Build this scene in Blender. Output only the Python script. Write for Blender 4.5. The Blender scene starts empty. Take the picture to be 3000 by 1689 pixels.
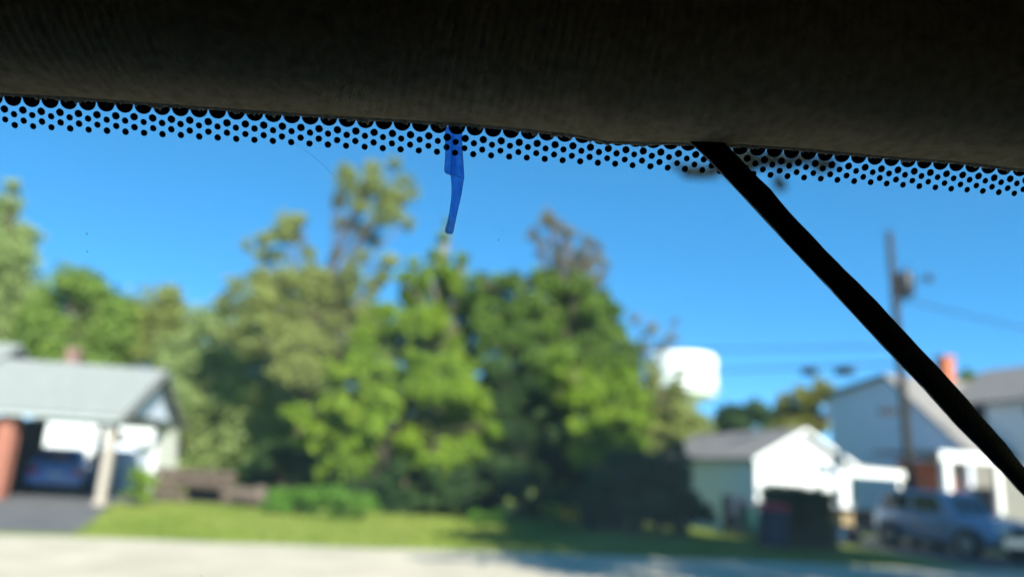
import bpy, math, random
import numpy as np
from mathutils import Vector, Matrix
random.seed(5)
R = math.radians
scene = bpy.context.scene
C = scene.collection

# ---------------------------------------------------------------- camera, sky, sun, exposure
PITCH, ROLL = R(13.28), R(3.5)
cam_data = bpy.data.cameras.new('camera')
cam = bpy.data.objects.new('camera', cam_data); C.objects.link(cam)
fwd = Vector((0, math.cos(PITCH), math.sin(PITCH)))
up0 = Vector((0, -math.sin(PITCH), math.cos(PITCH))); rt0 = Vector((1, 0, 0))
rt = rt0 * math.cos(ROLL) + up0 * math.sin(ROLL)
up = up0 * math.cos(ROLL) - rt0 * math.sin(ROLL)
CAM = Vector((0, 0, 1.55))
cam.matrix_world = Matrix(((rt.x, up.x, -fwd.x, CAM.x), (rt.y, up.y, -fwd.y, CAM.y), (rt.z, up.z, -fwd.z, CAM.z), (0, 0, 0, 1)))
cam_data.sensor_width = 36.0
cam_data.lens = 36.0 * 2266 / 3000
cam_data.clip_start = 0.005; cam_data.clip_end = 3000
cam_data.dof.use_dof = True
cam_data.dof.focus_distance = 0.178
cam_data.dof.aperture_fstop = cam_data.lens / 3.2          # a 3.2 mm wide entrance pupil
scene.camera = cam

SUN_EL = R(36)
sun_h = Vector((0.47, -0.88, 0)).normalized()
sun_dir = sun_h * math.cos(SUN_EL) + Vector((0, 0, math.sin(SUN_EL)))
world = bpy.data.worlds.new('World'); scene.world = world; world.use_nodes = True
wn = world.node_tree; wn.nodes.clear()
sky = wn.nodes.new('ShaderNodeTexSky'); sky.sky_type = 'NISHITA'; sky.sun_disc = False
sky.sun_elevation = SUN_EL; sky.sun_rotation = math.atan2(sun_h.x, sun_h.y)
sky.air_density = 0.4; sky.dust_density = 0.0; sky.ozone_density = 6.0; sky.altitude = 0
hs = wn.nodes.new('ShaderNodeHueSaturation'); hs.inputs['Hue'].default_value = 0.491; hs.inputs['Saturation'].default_value = 1.46; hs.inputs['Value'].default_value = 1.34
bgn = wn.nodes.new('ShaderNodeBackground'); bgn.inputs['Strength'].default_value = 0.145
won = wn.nodes.new('ShaderNodeOutputWorld')
sg = wn.nodes.new('ShaderNodeGamma'); sg.inputs[1].default_value = 0.6
wn.links.new(sky.outputs[0], sg.inputs[0]); wn.links.new(sg.outputs[0], hs.inputs['Color']); wn.links.new(hs.outputs[0], bgn.inputs['Color']); wn.links.new(bgn.outputs[0], won.inputs[0])

sl = bpy.data.lights.new('sun', 'SUN'); sl.energy = 4.6; sl.angle = R(0.53); sl.color = (1.0, 0.95, 0.86)
sun = bpy.data.objects.new('sun', sl); C.objects.link(sun)
sun.rotation_euler = sun_dir.to_track_quat('Z', 'Y').to_euler(); sun.location = (0, 0, 60)

vs = scene.view_settings
vs.view_transform = 'Standard'; vs.look = 'None'; vs.gamma = 1.0; vs.exposure = 1.45; vs.use_curve_mapping = False
scene.cycles.use_denoising = True
scene.cycles.transparent_max_bounces = 16
scene.cycles.max_bounces = 7

# ---------------------------------------------------------------- tables: glass coordinates (s along the glass, t down it) and crown clumps (x, y, z, radius), metres
EDGE=[(-0.11716, -0.00326), (-0.11276, -0.00316), (-0.09443, -0.00309), (-0.07611, -0.00291), (-0.05774, -0.00277), (-0.03927, -0.00272), (-0.01032, -0.00297), (-0.00185, -0.00274), (0.01036, -0.00239), (0.01970, -0.00131), (0.03669, -0.00221), (0.05081, -0.00277), (0.06359, -0.00294), (0.08327, -0.00260), (0.09974, -0.00273), (0.11906, -0.00219), (0.12615, -0.00200)]
FILM_LEFT=[(-0.01650, -0.00226), (-0.01632, 0.00044), (-0.01610, 0.00317), (-0.01604, 0.00473), (-0.01608, 0.00632), (-0.01605, 0.00711), (-0.01581, 0.00769), (-0.01503, 0.00808), (-0.01458, 0.00825), (-0.01422, 0.01058), (-0.01410, 0.01299), (-0.01428, 0.01625), (-0.01462, 0.01873), (-0.01498, 0.02040), (-0.01499, 0.02092), (-0.01471, 0.02138)]
FILM_RIGHT=[(-0.01289, -0.00250), (-0.01270, 0.00020), (-0.01237, 0.00292), (-0.01216, 0.00448), (-0.01194, 0.00605), (-0.01185, 0.00683), (-0.01177, 0.00742), (-0.01167, 0.00818), (-0.01166, 0.00861), (-0.01183, 0.01043), (-0.01206, 0.01286), (-0.01258, 0.01614), (-0.01291, 0.01862), (-0.01312, 0.02029), (-0.01320, 0.02091), (-0.01349, 0.02147)]
FILM_FOLD=[(-0.01523, -0.00234), (-0.01499, 0.00035), (-0.01477, 0.00308), (-0.01474, 0.00465), (-0.01467, 0.00623), (-0.01466, 0.00702), (-0.01464, 0.00791)]
FILM_FOLD2=[(-0.01445, -0.00240), (-0.01417, 0.00030), (-0.01386, 0.00302), (-0.01364, 0.00458), (-0.01341, 0.00614), (-0.01322, 0.00772), (-0.01310, 0.01011), (-0.01310, 0.01293), (-0.01332, 0.01619), (-0.01372, 0.01867), (-0.01398, 0.02075)]
STRAP_LEFT=[(0.03229, -0.00662), (0.03831, -0.00223), (0.04720, 0.00474), (0.06247, 0.01748), (0.07796, 0.03018), (0.09430, 0.04376), (0.10399, 0.05151), (0.11829, 0.06357), (0.12786, 0.07107), (0.13663, 0.07825), (0.14672, 0.08644)]
STRAP_RIGHT=[(0.03965, -0.00863), (0.04686, -0.00216), (0.05425, 0.00386), (0.07017, 0.01698), (0.08172, 0.02585), (0.09330, 0.03501), (0.11303, 0.05109), (0.12738, 0.06322), (0.13337, 0.06846), (0.13796, 0.07288), (0.14966, 0.08281)]
SPECKS=[(-0.09553, 0.02655, 0.00031), (-0.09566, 0.03069, 0.00022), (-0.09572, 0.04073, 0.00022), (-0.09617, 0.04584, 0.00018), (-0.07126, 0.11383, 0.00027), (-0.00282, 0.02236, 0.00018), (-0.06893, 0.07292, 0.00022), (-0.06047, 0.09181, 0.00018), (-0.09104, 0.10153, 0.00013), (-0.03835, 0.02052, 0.00013), (0.04780, 0.02952, 0.00013), (0.07595, 0.01812, 0.00013), (0.06927, 0.02608, 0.00013), (0.04866, 0.03813, 0.00013), (0.03292, 0.08206, 0.00013), (0.06894, 0.08744, 0.00013), (-0.07834, 0.09522, 0.00013), (-0.05291, 0.08397, 0.00013), (-0.01514, 0.07879, 0.00013), (0.02243, 0.06097, 0.00013), (0.11070, 0.08495, 0.00018), (0.11485, 0.09310, 0.00013), (-0.09518, 0.07864, 0.00013), (-0.09045, 0.08016, 0.00022), (-0.03758, 0.11017, 0.00013), (0.00177, 0.10612, 0.00013), (0.03042, 0.10387, 0.00013), (0.00846, 0.04737, 0.00018), (0.00958, 0.04431, 0.00013), (-0.01938, 0.05546, 0.00009), (-0.05788, 0.03470, 0.00009), (-0.05258, 0.02140, 0.00009), (-0.06498, 0.01854, 0.00009), (-0.07723, 0.01483, 0.00009), (-0.08571, 0.03075, 0.00009), (-0.04740, 0.01298, 0.00009), (0.02844, 0.01630, 0.00009), (0.03874, 0.02315, 0.00009), (0.05634, 0.01447, 0.00009), (0.10463, 0.01124, 0.00013), (0.11284, 0.01944, 0.00009), (0.09303, 0.00449, 0.00009), (0.03911, 0.06758, 0.00013), (0.00239, 0.07685, 0.00013), (0.11595, 0.07440, 0.00013), (-0.02833, 0.06673, 0.00009), (-0.10601, 0.06803, 0.00009), (-0.11376, 0.11083, 0.00009), (-0.08167, 0.10896, 0.00009), (0.04960, 0.09853, 0.00013), (-0.05321, 0.04987, 0.00009), (-0.03587, 0.04104, 0.00009)]
HAIR=[(-0.05366, -0.00012), (-0.05148, 0.00231), (-0.04755, 0.00439), (-0.04402, 0.00677), (-0.04061, 0.00990), (-0.03860, 0.01243)]
PLANTS={
 'left_edge_tree': [(-33.48, 46.30, 14.57, 2.13), (-32.19, 46.95, 13.55, 1.47), (-31.99, 46.66, 15.83, 1.06), (-29.78, 45.34, 11.48, 1.66), (-31.68, 45.52, 10.91, 2.13), (-30.16, 46.90, 14.19, 0.52), (-29.16, 44.81, 12.36, 0.95), (-32.09, 46.77, 17.20, 0.52), (-31.63, 46.71, 8.22, 1.89), (-29.37, 45.92, 8.94, 1.66), (-29.37, 45.53, 6.71, 1.42), (-31.01, 46.59, 10.22, 1.66), (-29.07, 45.66, 10.62, 1.18), (-32.08, 46.17, 13.07, 1.66), (-29.98, 46.44, 8.03, 1.66), (-28.63, 46.35, 7.61, 1.42), (-30.82, 46.66, 13.81, 0.95)],
 'left_round_tree': [(-25.58, 43.58, 10.82, 1.18), (-27.17, 45.17, 9.65, 1.36), (-24.49, 43.56, 10.53, 1.02), (-23.95, 44.69, 9.51, 1.24), (-25.30, 44.89, 8.04, 1.36), (-26.13, 43.74, 7.32, 1.36), (-22.36, 43.85, 8.73, 0.90), (-22.85, 43.69, 6.84, 1.13), (-24.63, 43.06, 6.18, 1.36), (-25.29, 44.73, 9.67, 1.13), (-25.47, 43.53, 8.02, 1.24), (-24.22, 44.53, 8.28, 1.13), (-22.48, 43.44, 7.96, 1.13), (-26.75, 44.02, 8.49, 1.24), (-23.77, 43.42, 6.51, 1.13), (-26.69, 44.30, 6.23, 1.13), (-22.89, 44.20, 9.47, 1.02), (-22.34, 44.64, 9.12, 0.90), (-22.19, 44.44, 7.45, 1.13), (-23.81, 43.56, 9.98, 1.02)],
 'left_mid_tree': [(-22.46, 45.89, 9.86, 1.16), (-20.60, 44.49, 10.27, 0.93), (-20.43, 45.25, 10.82, 0.60), (-21.95, 45.67, 8.15, 1.16), (-20.12, 45.52, 8.96, 1.04), (-21.00, 46.00, 7.30, 1.04), (-22.50, 45.86, 6.71, 0.93), (-19.56, 46.00, 7.15, 0.93), (-21.60, 45.59, 9.12, 1.16), (-20.05, 44.66, 7.86, 1.04), (-22.21, 45.17, 8.28, 1.04), (-20.01, 45.44, 9.92, 0.83), (-21.55, 45.35, 6.70, 1.04), (-20.08, 45.66, 6.83, 1.04), (-19.06, 45.59, 8.07, 1.04), (-19.09, 44.66, 9.09, 0.93), (-18.49, 45.17, 8.51, 0.83), (-18.82, 45.44, 6.88, 1.16), (-20.82, 45.35, 9.36, 1.04), (-22.66, 45.66, 9.55, 0.93)],
 'carport_side_tree': [(-16.75, 41.09, 8.76, 0.74), (-15.01, 39.30, 7.88, 0.74), (-16.81, 40.79, 7.19, 0.82), (-14.75, 39.16, 6.44, 0.74), (-15.81, 40.03, 5.26, 1.23), (-13.83, 39.13, 5.08, 0.93), (-14.51, 40.45, 3.75, 1.23), (-15.78, 40.82, 3.08, 1.03), (-12.99, 39.82, 3.19, 1.23), (-14.47, 41.10, 1.96, 1.23), (-15.92, 40.78, 1.46, 1.03), (-12.34, 39.61, 1.84, 1.23), (-14.57, 40.18, 0.74, 1.03), (-15.54, 39.41, 6.42, 0.82), (-14.85, 40.00, 7.18, 0.74), (-15.10, 40.16, 4.30, 1.13), (-13.54, 39.25, 4.11, 1.03), (-13.15, 39.44, 2.37, 1.23), (-16.44, 40.69, 2.43, 0.93), (-16.36, 39.31, 4.14, 0.74), (-14.63, 39.41, 1.70, 1.13), (-16.37, 39.84, 5.41, 1.13), (-17.13, 40.35, 5.01, 0.82), (-14.71, 39.65, 5.69, 1.13), (-15.35, 39.33, 4.01, 1.23), (-14.05, 40.75, 5.66, 1.13), (-16.33, 40.10, 3.21, 1.03), (-12.86, 40.23, 4.24, 1.23), (-15.54, 40.12, 0.68, 0.93), (-13.53, 39.96, 1.00, 1.03), (-15.55, 39.40, 7.87, 0.82), (-14.98, 39.70, 8.80, 0.74), (-14.10, 40.38, 6.87, 1.03), (-13.10, 40.65, 6.55, 1.03), (-17.51, 40.62, 6.69, 0.82), (-13.92, 40.72, 7.78, 0.82)],
 'tall_airy_tree': [(-12.76, 35.33, 9.18, 0.67), (-12.14, 36.00, 9.97, 0.67), (-11.07, 36.18, 8.71, 1.02), (-11.75, 35.15, 7.69, 0.93), (-9.81, 35.37, 9.37, 0.89), (-9.46, 36.77, 8.35, 0.93), (-11.01, 35.23, 11.79, 0.67), (-10.30, 35.33, 12.66, 0.48), (-12.46, 36.81, 11.98, 0.48), (-12.98, 36.22, 11.46, 0.30), (-8.23, 35.76, 14.78, 0.70), (-7.28, 36.02, 15.57, 0.56), (-5.91, 36.29, 14.30, 0.67), (-7.68, 35.60, 13.52, 0.59), (-6.35, 35.35, 13.12, 0.67), (-8.90, 36.52, 14.18, 0.44), (-5.82, 36.31, 15.36, 0.44), (-7.54, 36.02, 9.67, 0.67), (-8.08, 36.57, 8.39, 0.83), (-6.28, 36.09, 10.36, 0.48), (-6.29, 36.87, 16.40, 0.41), (-7.02, 35.47, 11.13, 0.41), (-8.49, 36.10, 11.21, 0.30), (-5.85, 35.97, 11.05, 0.56), (-7.01, 35.74, 6.97, 0.83), (-11.59, 36.31, 9.49, 0.93), (-10.86, 36.23, 9.91, 0.83), (-11.57, 35.41, 8.51, 0.93), (-10.07, 35.38, 8.41, 0.93), (-9.25, 36.25, 9.23, 0.83), (-8.58, 36.57, 7.78, 0.93), (-9.58, 35.52, 7.15, 0.93), (-10.89, 35.55, 7.26, 0.93), (-12.61, 36.35, 8.45, 0.83), (-12.69, 35.95, 7.22, 0.74), (-11.81, 35.86, 6.50, 0.83), (-13.55, 35.76, 8.46, 0.56), (-10.92, 35.30, 12.41, 0.56), (-10.66, 35.93, 12.03, 0.56), (-8.47, 35.68, 15.35, 0.48), (-7.42, 35.82, 14.44, 0.67), (-6.65, 36.06, 14.17, 0.67), (-5.84, 36.29, 13.47, 0.48), (-6.63, 36.20, 9.77, 0.56), (-6.90, 36.39, 8.43, 0.83), (-12.11, 36.11, 10.99, 0.44), (-11.28, 35.89, 10.98, 0.44), (-9.53, 35.35, 10.16, 0.56), (-8.84, 35.76, 9.92, 0.67), (-8.48, 36.19, 9.26, 0.74), (-7.64, 35.23, 10.25, 0.56), (-7.57, 36.60, 12.64, 0.48), (-6.93, 36.57, 12.26, 0.41), (-6.78, 35.27, 14.68, 0.56), (-8.37, 36.48, 12.96, 0.41), (-9.66, 35.50, 10.97, 0.41), (-5.17, 36.31, 14.77, 0.37), (-5.09, 35.45, 12.83, 0.37), (-9.31, 34.38, 5.88, 0.80), (-9.09, 34.60, 5.04, 0.80), (-9.76, 34.66, 6.71, 0.80), (-8.45, 34.32, 5.48, 0.80), (-9.78, 34.39, 5.32, 0.71), (-8.97, 34.86, 6.52, 0.71), (-10.23, 34.34, 6.18, 0.64), (-8.14, 34.38, 6.49, 0.64)],
 'grey_green_tree': [(-11.39, 38.40, 6.33, 1.20), (-9.85, 40.07, 6.87, 1.10), (-12.36, 38.25, 5.07, 1.10), (-10.34, 38.23, 4.60, 1.20), (-8.75, 38.64, 5.33, 1.10), (-11.36, 38.35, 3.20, 1.20), (-9.67, 39.41, 3.17, 1.20), (-12.85, 38.08, 6.20, 0.80), (-8.62, 39.95, 7.14, 0.90), (-10.83, 39.86, 1.94, 1.00), (-13.88, 39.58, 4.32, 1.10), (-12.27, 39.57, 4.41, 1.20), (-10.40, 39.50, 5.73, 1.20), (-12.06, 38.62, 2.02, 1.20), (-7.99, 38.32, 4.37, 1.10), (-14.27, 39.71, 6.75, 0.80), (-7.94, 39.18, 6.05, 1.00), (-7.56, 38.20, 7.94, 0.90), (-11.92, 39.66, 7.72, 0.90), (-10.29, 39.78, 7.63, 0.90), (-9.48, 39.53, 8.27, 1.00), (-8.84, 38.78, 9.41, 0.90), (-7.89, 39.32, 9.17, 0.90), (-9.47, 39.58, 4.59, 1.10), (-8.06, 39.23, 7.06, 1.00), (-9.91, 39.08, 2.55, 1.10), (-11.53, 39.42, 5.25, 1.20), (-12.87, 39.35, 3.37, 1.10), (-11.43, 38.95, 2.46, 1.10), (-6.95, 39.12, 8.35, 0.80), (-7.90, 39.39, 3.47, 1.00)],
 'vine_column_tree': [(-3.22, 32.51, 11.26, 0.39), (-3.01, 32.50, 12.00, 0.23), (-3.22, 32.44, 10.33, 0.46), (-2.51, 31.67, 9.47, 0.66), (-2.12, 31.41, 10.12, 0.36), (-3.18, 32.63, 8.61, 0.79), (-2.00, 32.16, 8.06, 0.79), (-3.19, 31.30, 6.97, 0.86), (-2.19, 32.57, 6.92, 0.82), (-4.54, 32.68, 6.45, 0.99), (-5.52, 31.70, 5.90, 0.82), (-3.61, 32.44, 5.79, 0.90), (-4.46, 31.42, 9.11, 0.49), (-5.16, 31.91, 7.81, 0.53), (-1.45, 32.44, 6.09, 0.66), (-4.25, 31.87, 9.94, 0.33), (-3.91, 32.02, 7.74, 0.59), (-2.89, 32.73, 9.18, 0.66), (-3.35, 31.53, 7.68, 0.74), (-1.37, 32.53, 7.31, 0.59), (-4.61, 31.44, 7.08, 0.74), (-5.84, 32.02, 6.94, 0.74), (-2.38, 31.42, 5.89, 0.82), (-3.49, 32.30, 6.45, 0.82), (-3.77, 31.41, 8.81, 0.59), (-4.31, 32.00, 8.57, 0.59), (-1.44, 32.16, 8.44, 0.53), (-1.19, 31.25, 7.59, 0.59), (-0.95, 31.44, 6.47, 0.66), (-5.42, 32.69, 6.74, 0.74), (-2.11, 31.31, 8.89, 0.59), (-3.48, 31.41, 9.34, 0.46)],
 'dense_round_tree': [(-0.95, 31.66, 8.87, 0.77), (0.03, 30.72, 9.05, 0.67), (1.01, 31.41, 9.45, 0.67), (0.27, 31.72, 7.94, 0.92), (2.22, 31.28, 8.31, 0.89), (3.34, 31.10, 8.67, 0.80), (4.09, 31.52, 7.46, 0.83), (4.44, 31.43, 6.31, 0.73), (2.90, 30.93, 6.79, 0.96), (1.63, 31.14, 6.75, 0.96), (0.02, 31.49, 6.54, 0.88), (3.98, 30.13, 5.00, 0.80), (2.83, 31.29, 5.38, 0.96), (1.56, 31.47, 5.32, 0.88), (-0.99, 30.80, 7.18, 0.72), (4.57, 31.01, 5.29, 0.57), (-0.55, 30.46, 5.39, 0.80), (0.59, 31.30, 5.08, 0.80), (0.87, 30.41, 8.20, 0.88), (-0.54, 31.00, 7.74, 0.80), (3.59, 31.16, 6.55, 0.88), (2.24, 30.25, 6.01, 0.88), (0.84, 30.44, 5.95, 0.88), (4.97, 31.69, 6.38, 0.48), (3.44, 30.31, 7.69, 0.80), (1.64, 30.41, 8.91, 0.64), (-1.23, 31.11, 8.22, 0.64), (-1.45, 30.89, 9.17, 0.38), (2.76, 30.35, 8.97, 0.64), (4.13, 30.76, 8.15, 0.57), (1.75, 31.19, 7.76, 0.96), (0.78, 30.23, 6.87, 0.96), (2.61, 31.60, 7.55, 0.96), (4.77, 31.57, 7.01, 0.57), (-0.47, 30.27, 6.64, 0.88), (-0.19, 31.48, 4.73, 0.80), (3.54, 30.50, 5.49, 0.88), (2.06, 31.31, 4.69, 0.88), (4.78, 30.45, 5.87, 0.57)],
 'bare_topped_tree': [(1.56, 33.23, 12.53, 0.51), (0.79, 33.38, 11.97, 0.34), (3.26, 32.81, 11.67, 0.37), (2.34, 32.45, 11.78, 0.37), (3.67, 33.09, 10.95, 0.37), (1.86, 32.58, 10.88, 0.31), (1.19, 33.26, 11.03, 0.24), (3.12, 32.81, 10.48, 0.37), (3.86, 32.95, 10.02, 0.31), (2.68, 33.57, 10.10, 0.44), (1.46, 33.34, 12.94, 0.24), (2.14, 33.41, 10.02, 0.34), (2.25, 33.36, 11.50, 0.34), (2.80, 33.36, 11.16, 0.37), (2.03, 33.31, 12.40, 0.34), (3.10, 32.76, 11.01, 0.27), (1.14, 32.58, 11.38, 0.27), (3.69, 33.45, 11.61, 0.27), (2.44, 33.11, 10.70, 0.41), (3.29, 32.50, 9.69, 0.41), (1.95, 33.41, 10.38, 0.37), (4.08, 33.48, 10.72, 0.27)],
 'bright_shrub_tree': [(-3.94, 27.12, 4.48, 0.86), (-2.63, 26.88, 4.12, 0.86), (-1.35, 26.27, 3.86, 0.76), (-4.91, 26.73, 3.69, 0.69), (-5.57, 27.22, 2.60, 0.72), (-4.19, 26.14, 2.89, 0.62), (-2.62, 27.67, 3.08, 0.76), (-1.06, 27.64, 2.89, 0.69), (-4.98, 26.18, 1.55, 0.72), (-3.99, 27.54, 1.49, 0.50), (-2.14, 26.43, 1.85, 0.72), (-0.84, 27.35, 1.94, 0.50), (-5.90, 26.38, 3.46, 0.50), (-3.60, 27.34, 3.55, 0.69), (-1.65, 27.83, 3.15, 0.56), (-6.10, 27.87, 1.23, 0.56), (-4.67, 26.60, 4.24, 0.56), (-2.08, 27.71, 5.09, 0.69), (-2.98, 26.50, 2.32, 0.64), (-4.58, 26.49, 2.23, 0.56), (-6.40, 26.76, 2.39, 0.62), (-1.51, 26.57, 2.28, 0.64), (-7.01, 27.27, 3.06, 0.56), (-5.74, 26.38, 4.42, 0.56), (-0.69, 27.63, 3.61, 0.50), (-4.16, 26.41, 3.57, 0.69), (-2.07, 27.00, 3.89, 0.69), (-3.37, 27.16, 2.73, 0.69), (-5.17, 26.25, 3.23, 0.56), (-0.34, 26.44, 2.87, 0.50), (-1.61, 27.69, 4.69, 0.62), (-2.92, 26.31, 4.85, 0.62), (-5.08, 26.41, 4.60, 0.56)],
 'leafy_shrub_tree': [(2.83, 28.05, 5.00, 0.78), (2.00, 26.96, 5.38, 0.57), (3.65, 27.59, 4.43, 0.71), (4.33, 27.29, 3.61, 0.65), (3.34, 27.04, 3.40, 0.65), (2.99, 27.32, 2.44, 0.65), (4.10, 27.39, 2.64, 0.57), (2.12, 27.68, 4.06, 0.42), (4.40, 27.88, 4.79, 0.48), (4.53, 26.72, 2.78, 0.42), (3.19, 27.22, 4.23, 0.71), (4.06, 28.28, 3.52, 0.64), (2.54, 27.21, 3.09, 0.57), (3.62, 27.96, 2.50, 0.57), (2.41, 28.09, 4.69, 0.57), (1.83, 28.09, 4.80, 0.57), (2.63, 27.16, 4.05, 0.64), (4.07, 27.67, 5.17, 0.51), (4.86, 27.94, 3.69, 0.51), (4.83, 27.85, 4.38, 0.42), (2.51, 28.16, 2.57, 0.51)],
 'shaded_inner_tree': [(0.45, 28.84, 3.92, 0.89), (1.27, 29.35, 2.83, 0.92), (-0.04, 28.65, 2.29, 0.89), (0.60, 28.33, 1.08, 0.92), (2.09, 29.75, 1.72, 0.89), (-0.24, 29.10, 0.87, 0.75), (2.68, 29.23, 0.76, 0.82), (1.53, 29.12, 0.28, 0.60), (-0.42, 28.96, 3.58, 0.75), (1.93, 28.40, 2.97, 0.75), (-1.24, 28.70, 0.96, 0.75), (0.88, 29.59, 1.94, 0.89), (2.27, 28.66, 2.29, 0.82), (-0.13, 29.17, 1.44, 0.82), (-0.94, 29.44, 2.41, 0.75), (1.81, 29.35, 0.71, 0.75), (2.97, 29.66, 1.77, 0.75), (1.23, 29.59, 3.72, 0.82), (0.35, 28.66, 3.03, 0.82), (-0.61, 29.17, 4.17, 0.67), (1.97, 29.44, 3.76, 0.67), (-0.37, 29.35, 5.11, 0.67), (0.88, 29.66, 4.61, 0.75)],
 'dark_undergrowth': [(-7.39, 29.37, 1.87, 0.83), (-6.54, 30.18, 0.62, 0.83), (-5.15, 29.14, 0.58, 0.83), (-3.77, 28.80, 0.26, 0.76), (-2.55, 29.20, 0.59, 0.83), (-1.38, 29.85, 0.07, 0.68), (-8.04, 29.95, 1.12, 0.76), (-3.61, 29.56, 2.25, 0.76), (-3.75, 29.20, 1.09, 0.76), (-2.13, 30.17, -0.13, 0.55), (-4.93, 30.18, 2.49, 0.68), (-8.54, 29.40, 1.52, 0.68), (-5.99, 30.08, 1.24, 0.83), (-4.41, 30.07, 0.46, 0.83), (-2.98, 30.00, 1.27, 0.83), (-1.54, 29.12, 0.80, 0.76), (-6.85, 28.82, 0.91, 0.76), (-5.58, 30.21, -0.05, 0.68), (-3.13, 29.68, -0.02, 0.68), (-0.77, 28.70, 0.30, 0.68), (-8.96, 30.16, 0.77, 0.61), (-9.61, 30.28, 0.88, 0.61), (-3.91, 26.44, 0.91, 0.49), (-3.22, 26.36, 0.76, 0.54), (-2.53, 26.16, 0.55, 0.49), (-4.66, 26.31, 0.80, 0.49), (-1.77, 26.47, 0.59, 0.49), (-3.40, 26.11, 0.25, 0.46), (-4.13, 26.62, 0.19, 0.41), (-2.67, 26.61, 0.08, 0.38), (-5.15, 26.13, 0.84, 0.41), (-1.43, 26.58, 1.12, 0.49), (-2.33, 26.21, 1.20, 0.49), (-3.31, 26.52, 1.46, 0.46), (-0.96, 26.19, 0.39, 0.46)],
 'dark_cone_shrub': [(4.98, 23.15, 2.57, 0.36), (4.94, 23.44, 1.99, 0.58), (4.14, 22.89, 1.61, 0.66), (5.20, 23.54, 1.32, 0.66), (3.53, 23.35, 1.23, 0.66), (4.36, 22.81, 0.85, 0.66), (5.51, 22.86, 1.02, 0.48), (2.83, 24.28, 0.81, 0.66), (3.62, 23.81, 0.54, 0.54), (5.18, 23.42, 0.54, 0.48), (2.67, 23.72, 0.37, 0.43), (4.62, 23.13, 2.89, 0.19), (4.05, 23.81, 2.18, 0.48), (3.61, 24.01, 1.80, 0.60), (4.44, 23.25, 1.28, 0.66), (5.03, 22.77, 1.77, 0.54), (2.86, 23.61, 1.30, 0.60), (3.94, 22.93, 0.60, 0.60), (5.87, 23.85, 0.67, 0.43), (2.15, 23.25, 0.48, 0.48), (3.09, 23.43, 0.52, 0.54), (4.89, 24.26, 0.47, 0.54), (6.25, 23.95, 0.68, 0.31), (1.96, 24.05, 1.00, 0.48)],
 'olive_back_tree': [(7.27, 36.45, 4.95, 0.83), (8.32, 36.17, 4.62, 0.83), (7.98, 36.34, 5.72, 0.59), (6.66, 35.34, 5.91, 0.52), (8.71, 36.21, 3.74, 0.83), (7.91, 36.77, 3.90, 0.93), (9.18, 35.88, 3.21, 0.67), (8.04, 35.38, 6.36, 0.26), (6.57, 36.73, 5.11, 0.56), (9.09, 36.28, 4.31, 0.52), (6.94, 36.58, 3.83, 0.93), (6.37, 36.57, 4.16, 0.83), (7.65, 36.50, 4.60, 0.83), (6.95, 35.62, 3.07, 0.93), (8.14, 35.32, 3.31, 0.93), (6.17, 36.71, 6.03, 0.56), (9.26, 36.18, 3.77, 0.67), (9.19, 35.20, 2.84, 0.67), (8.82, 36.66, 2.85, 0.83), (6.73, 36.78, 6.83, 0.37)],
 'wispy_tree': [(7.83, 41.79, 9.54, 0.56), (8.87, 41.52, 9.12, 0.52), (7.34, 41.34, 8.34, 0.52), (9.24, 42.25, 10.16, 0.30), (8.31, 41.93, 8.49, 0.43), (7.10, 42.78, 10.36, 0.43)],
 'low_bright_hedge': [(-6.21, 22.62, 0.50, 0.35), (-5.58, 22.58, 0.51, 0.37), (-4.85, 22.28, 0.54, 0.37), (-4.24, 22.27, 0.51, 0.35), (-3.73, 22.59, 0.40, 0.30), (-6.22, 22.35, 0.30, 0.30), (-5.91, 22.77, 0.46, 0.35), (-5.18, 22.31, 0.50, 0.37), (-4.57, 22.31, 0.49, 0.37), (-3.98, 22.41, 0.46, 0.32), (-5.87, 22.34, 0.21, 0.28), (-5.27, 22.60, 0.20, 0.30), (-4.53, 22.27, 0.22, 0.30), (-3.95, 22.74, 0.15, 0.25)],
 'low_green_clump': [(-0.63, 20.40, 0.36, 0.25), (-0.22, 20.44, 0.34, 0.25), (0.03, 20.54, 0.39, 0.19)],
 'carport_shrub': [(-10.10, 22.30, 0.82, 0.28), (-9.71, 22.20, 0.74, 0.28), (-9.93, 22.33, 0.40, 0.30), (-10.24, 22.42, 0.33, 0.23)],
 'far_green_tree': [(17.11, 61.97, 5.73, 1.15), (18.16, 61.20, 6.68, 1.28), (19.56, 60.70, 7.04, 1.28), (19.21, 62.64, 5.27, 1.43), (21.56, 62.94, 6.69, 1.15), (17.48, 62.15, 7.02, 0.83), (21.03, 62.40, 5.06, 1.43)],
 'far_yellow_tree': [(19.11, 52.59, 6.71, 1.07), (20.04, 51.44, 7.46, 1.07), (20.87, 50.86, 7.72, 0.96), (19.20, 51.47, 5.33, 1.20), (21.26, 53.29, 6.08, 1.20), (22.37, 52.87, 7.73, 0.70), (22.05, 50.53, 7.89, 0.53)],
 'roof_behind_tree': [(33.35, 55.70, 10.24, 0.62), (33.93, 55.77, 9.85, 0.74), (32.61, 55.53, 9.46, 0.74), (32.53, 54.06, 8.46, 1.02)],
 'box_hedge': [(7.37, 21.44, 1.39, 0.29), (8.09, 21.81, 1.48, 0.34), (8.75, 21.82, 1.47, 0.31), (7.58, 21.61, 0.88, 0.36), (8.18, 21.50, 0.92, 0.40), (8.74, 21.42, 0.96, 0.31), (7.93, 21.72, 0.38, 0.38), (8.57, 21.70, 0.42, 0.38), (7.34, 21.42, 0.57, 0.22)],
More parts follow.
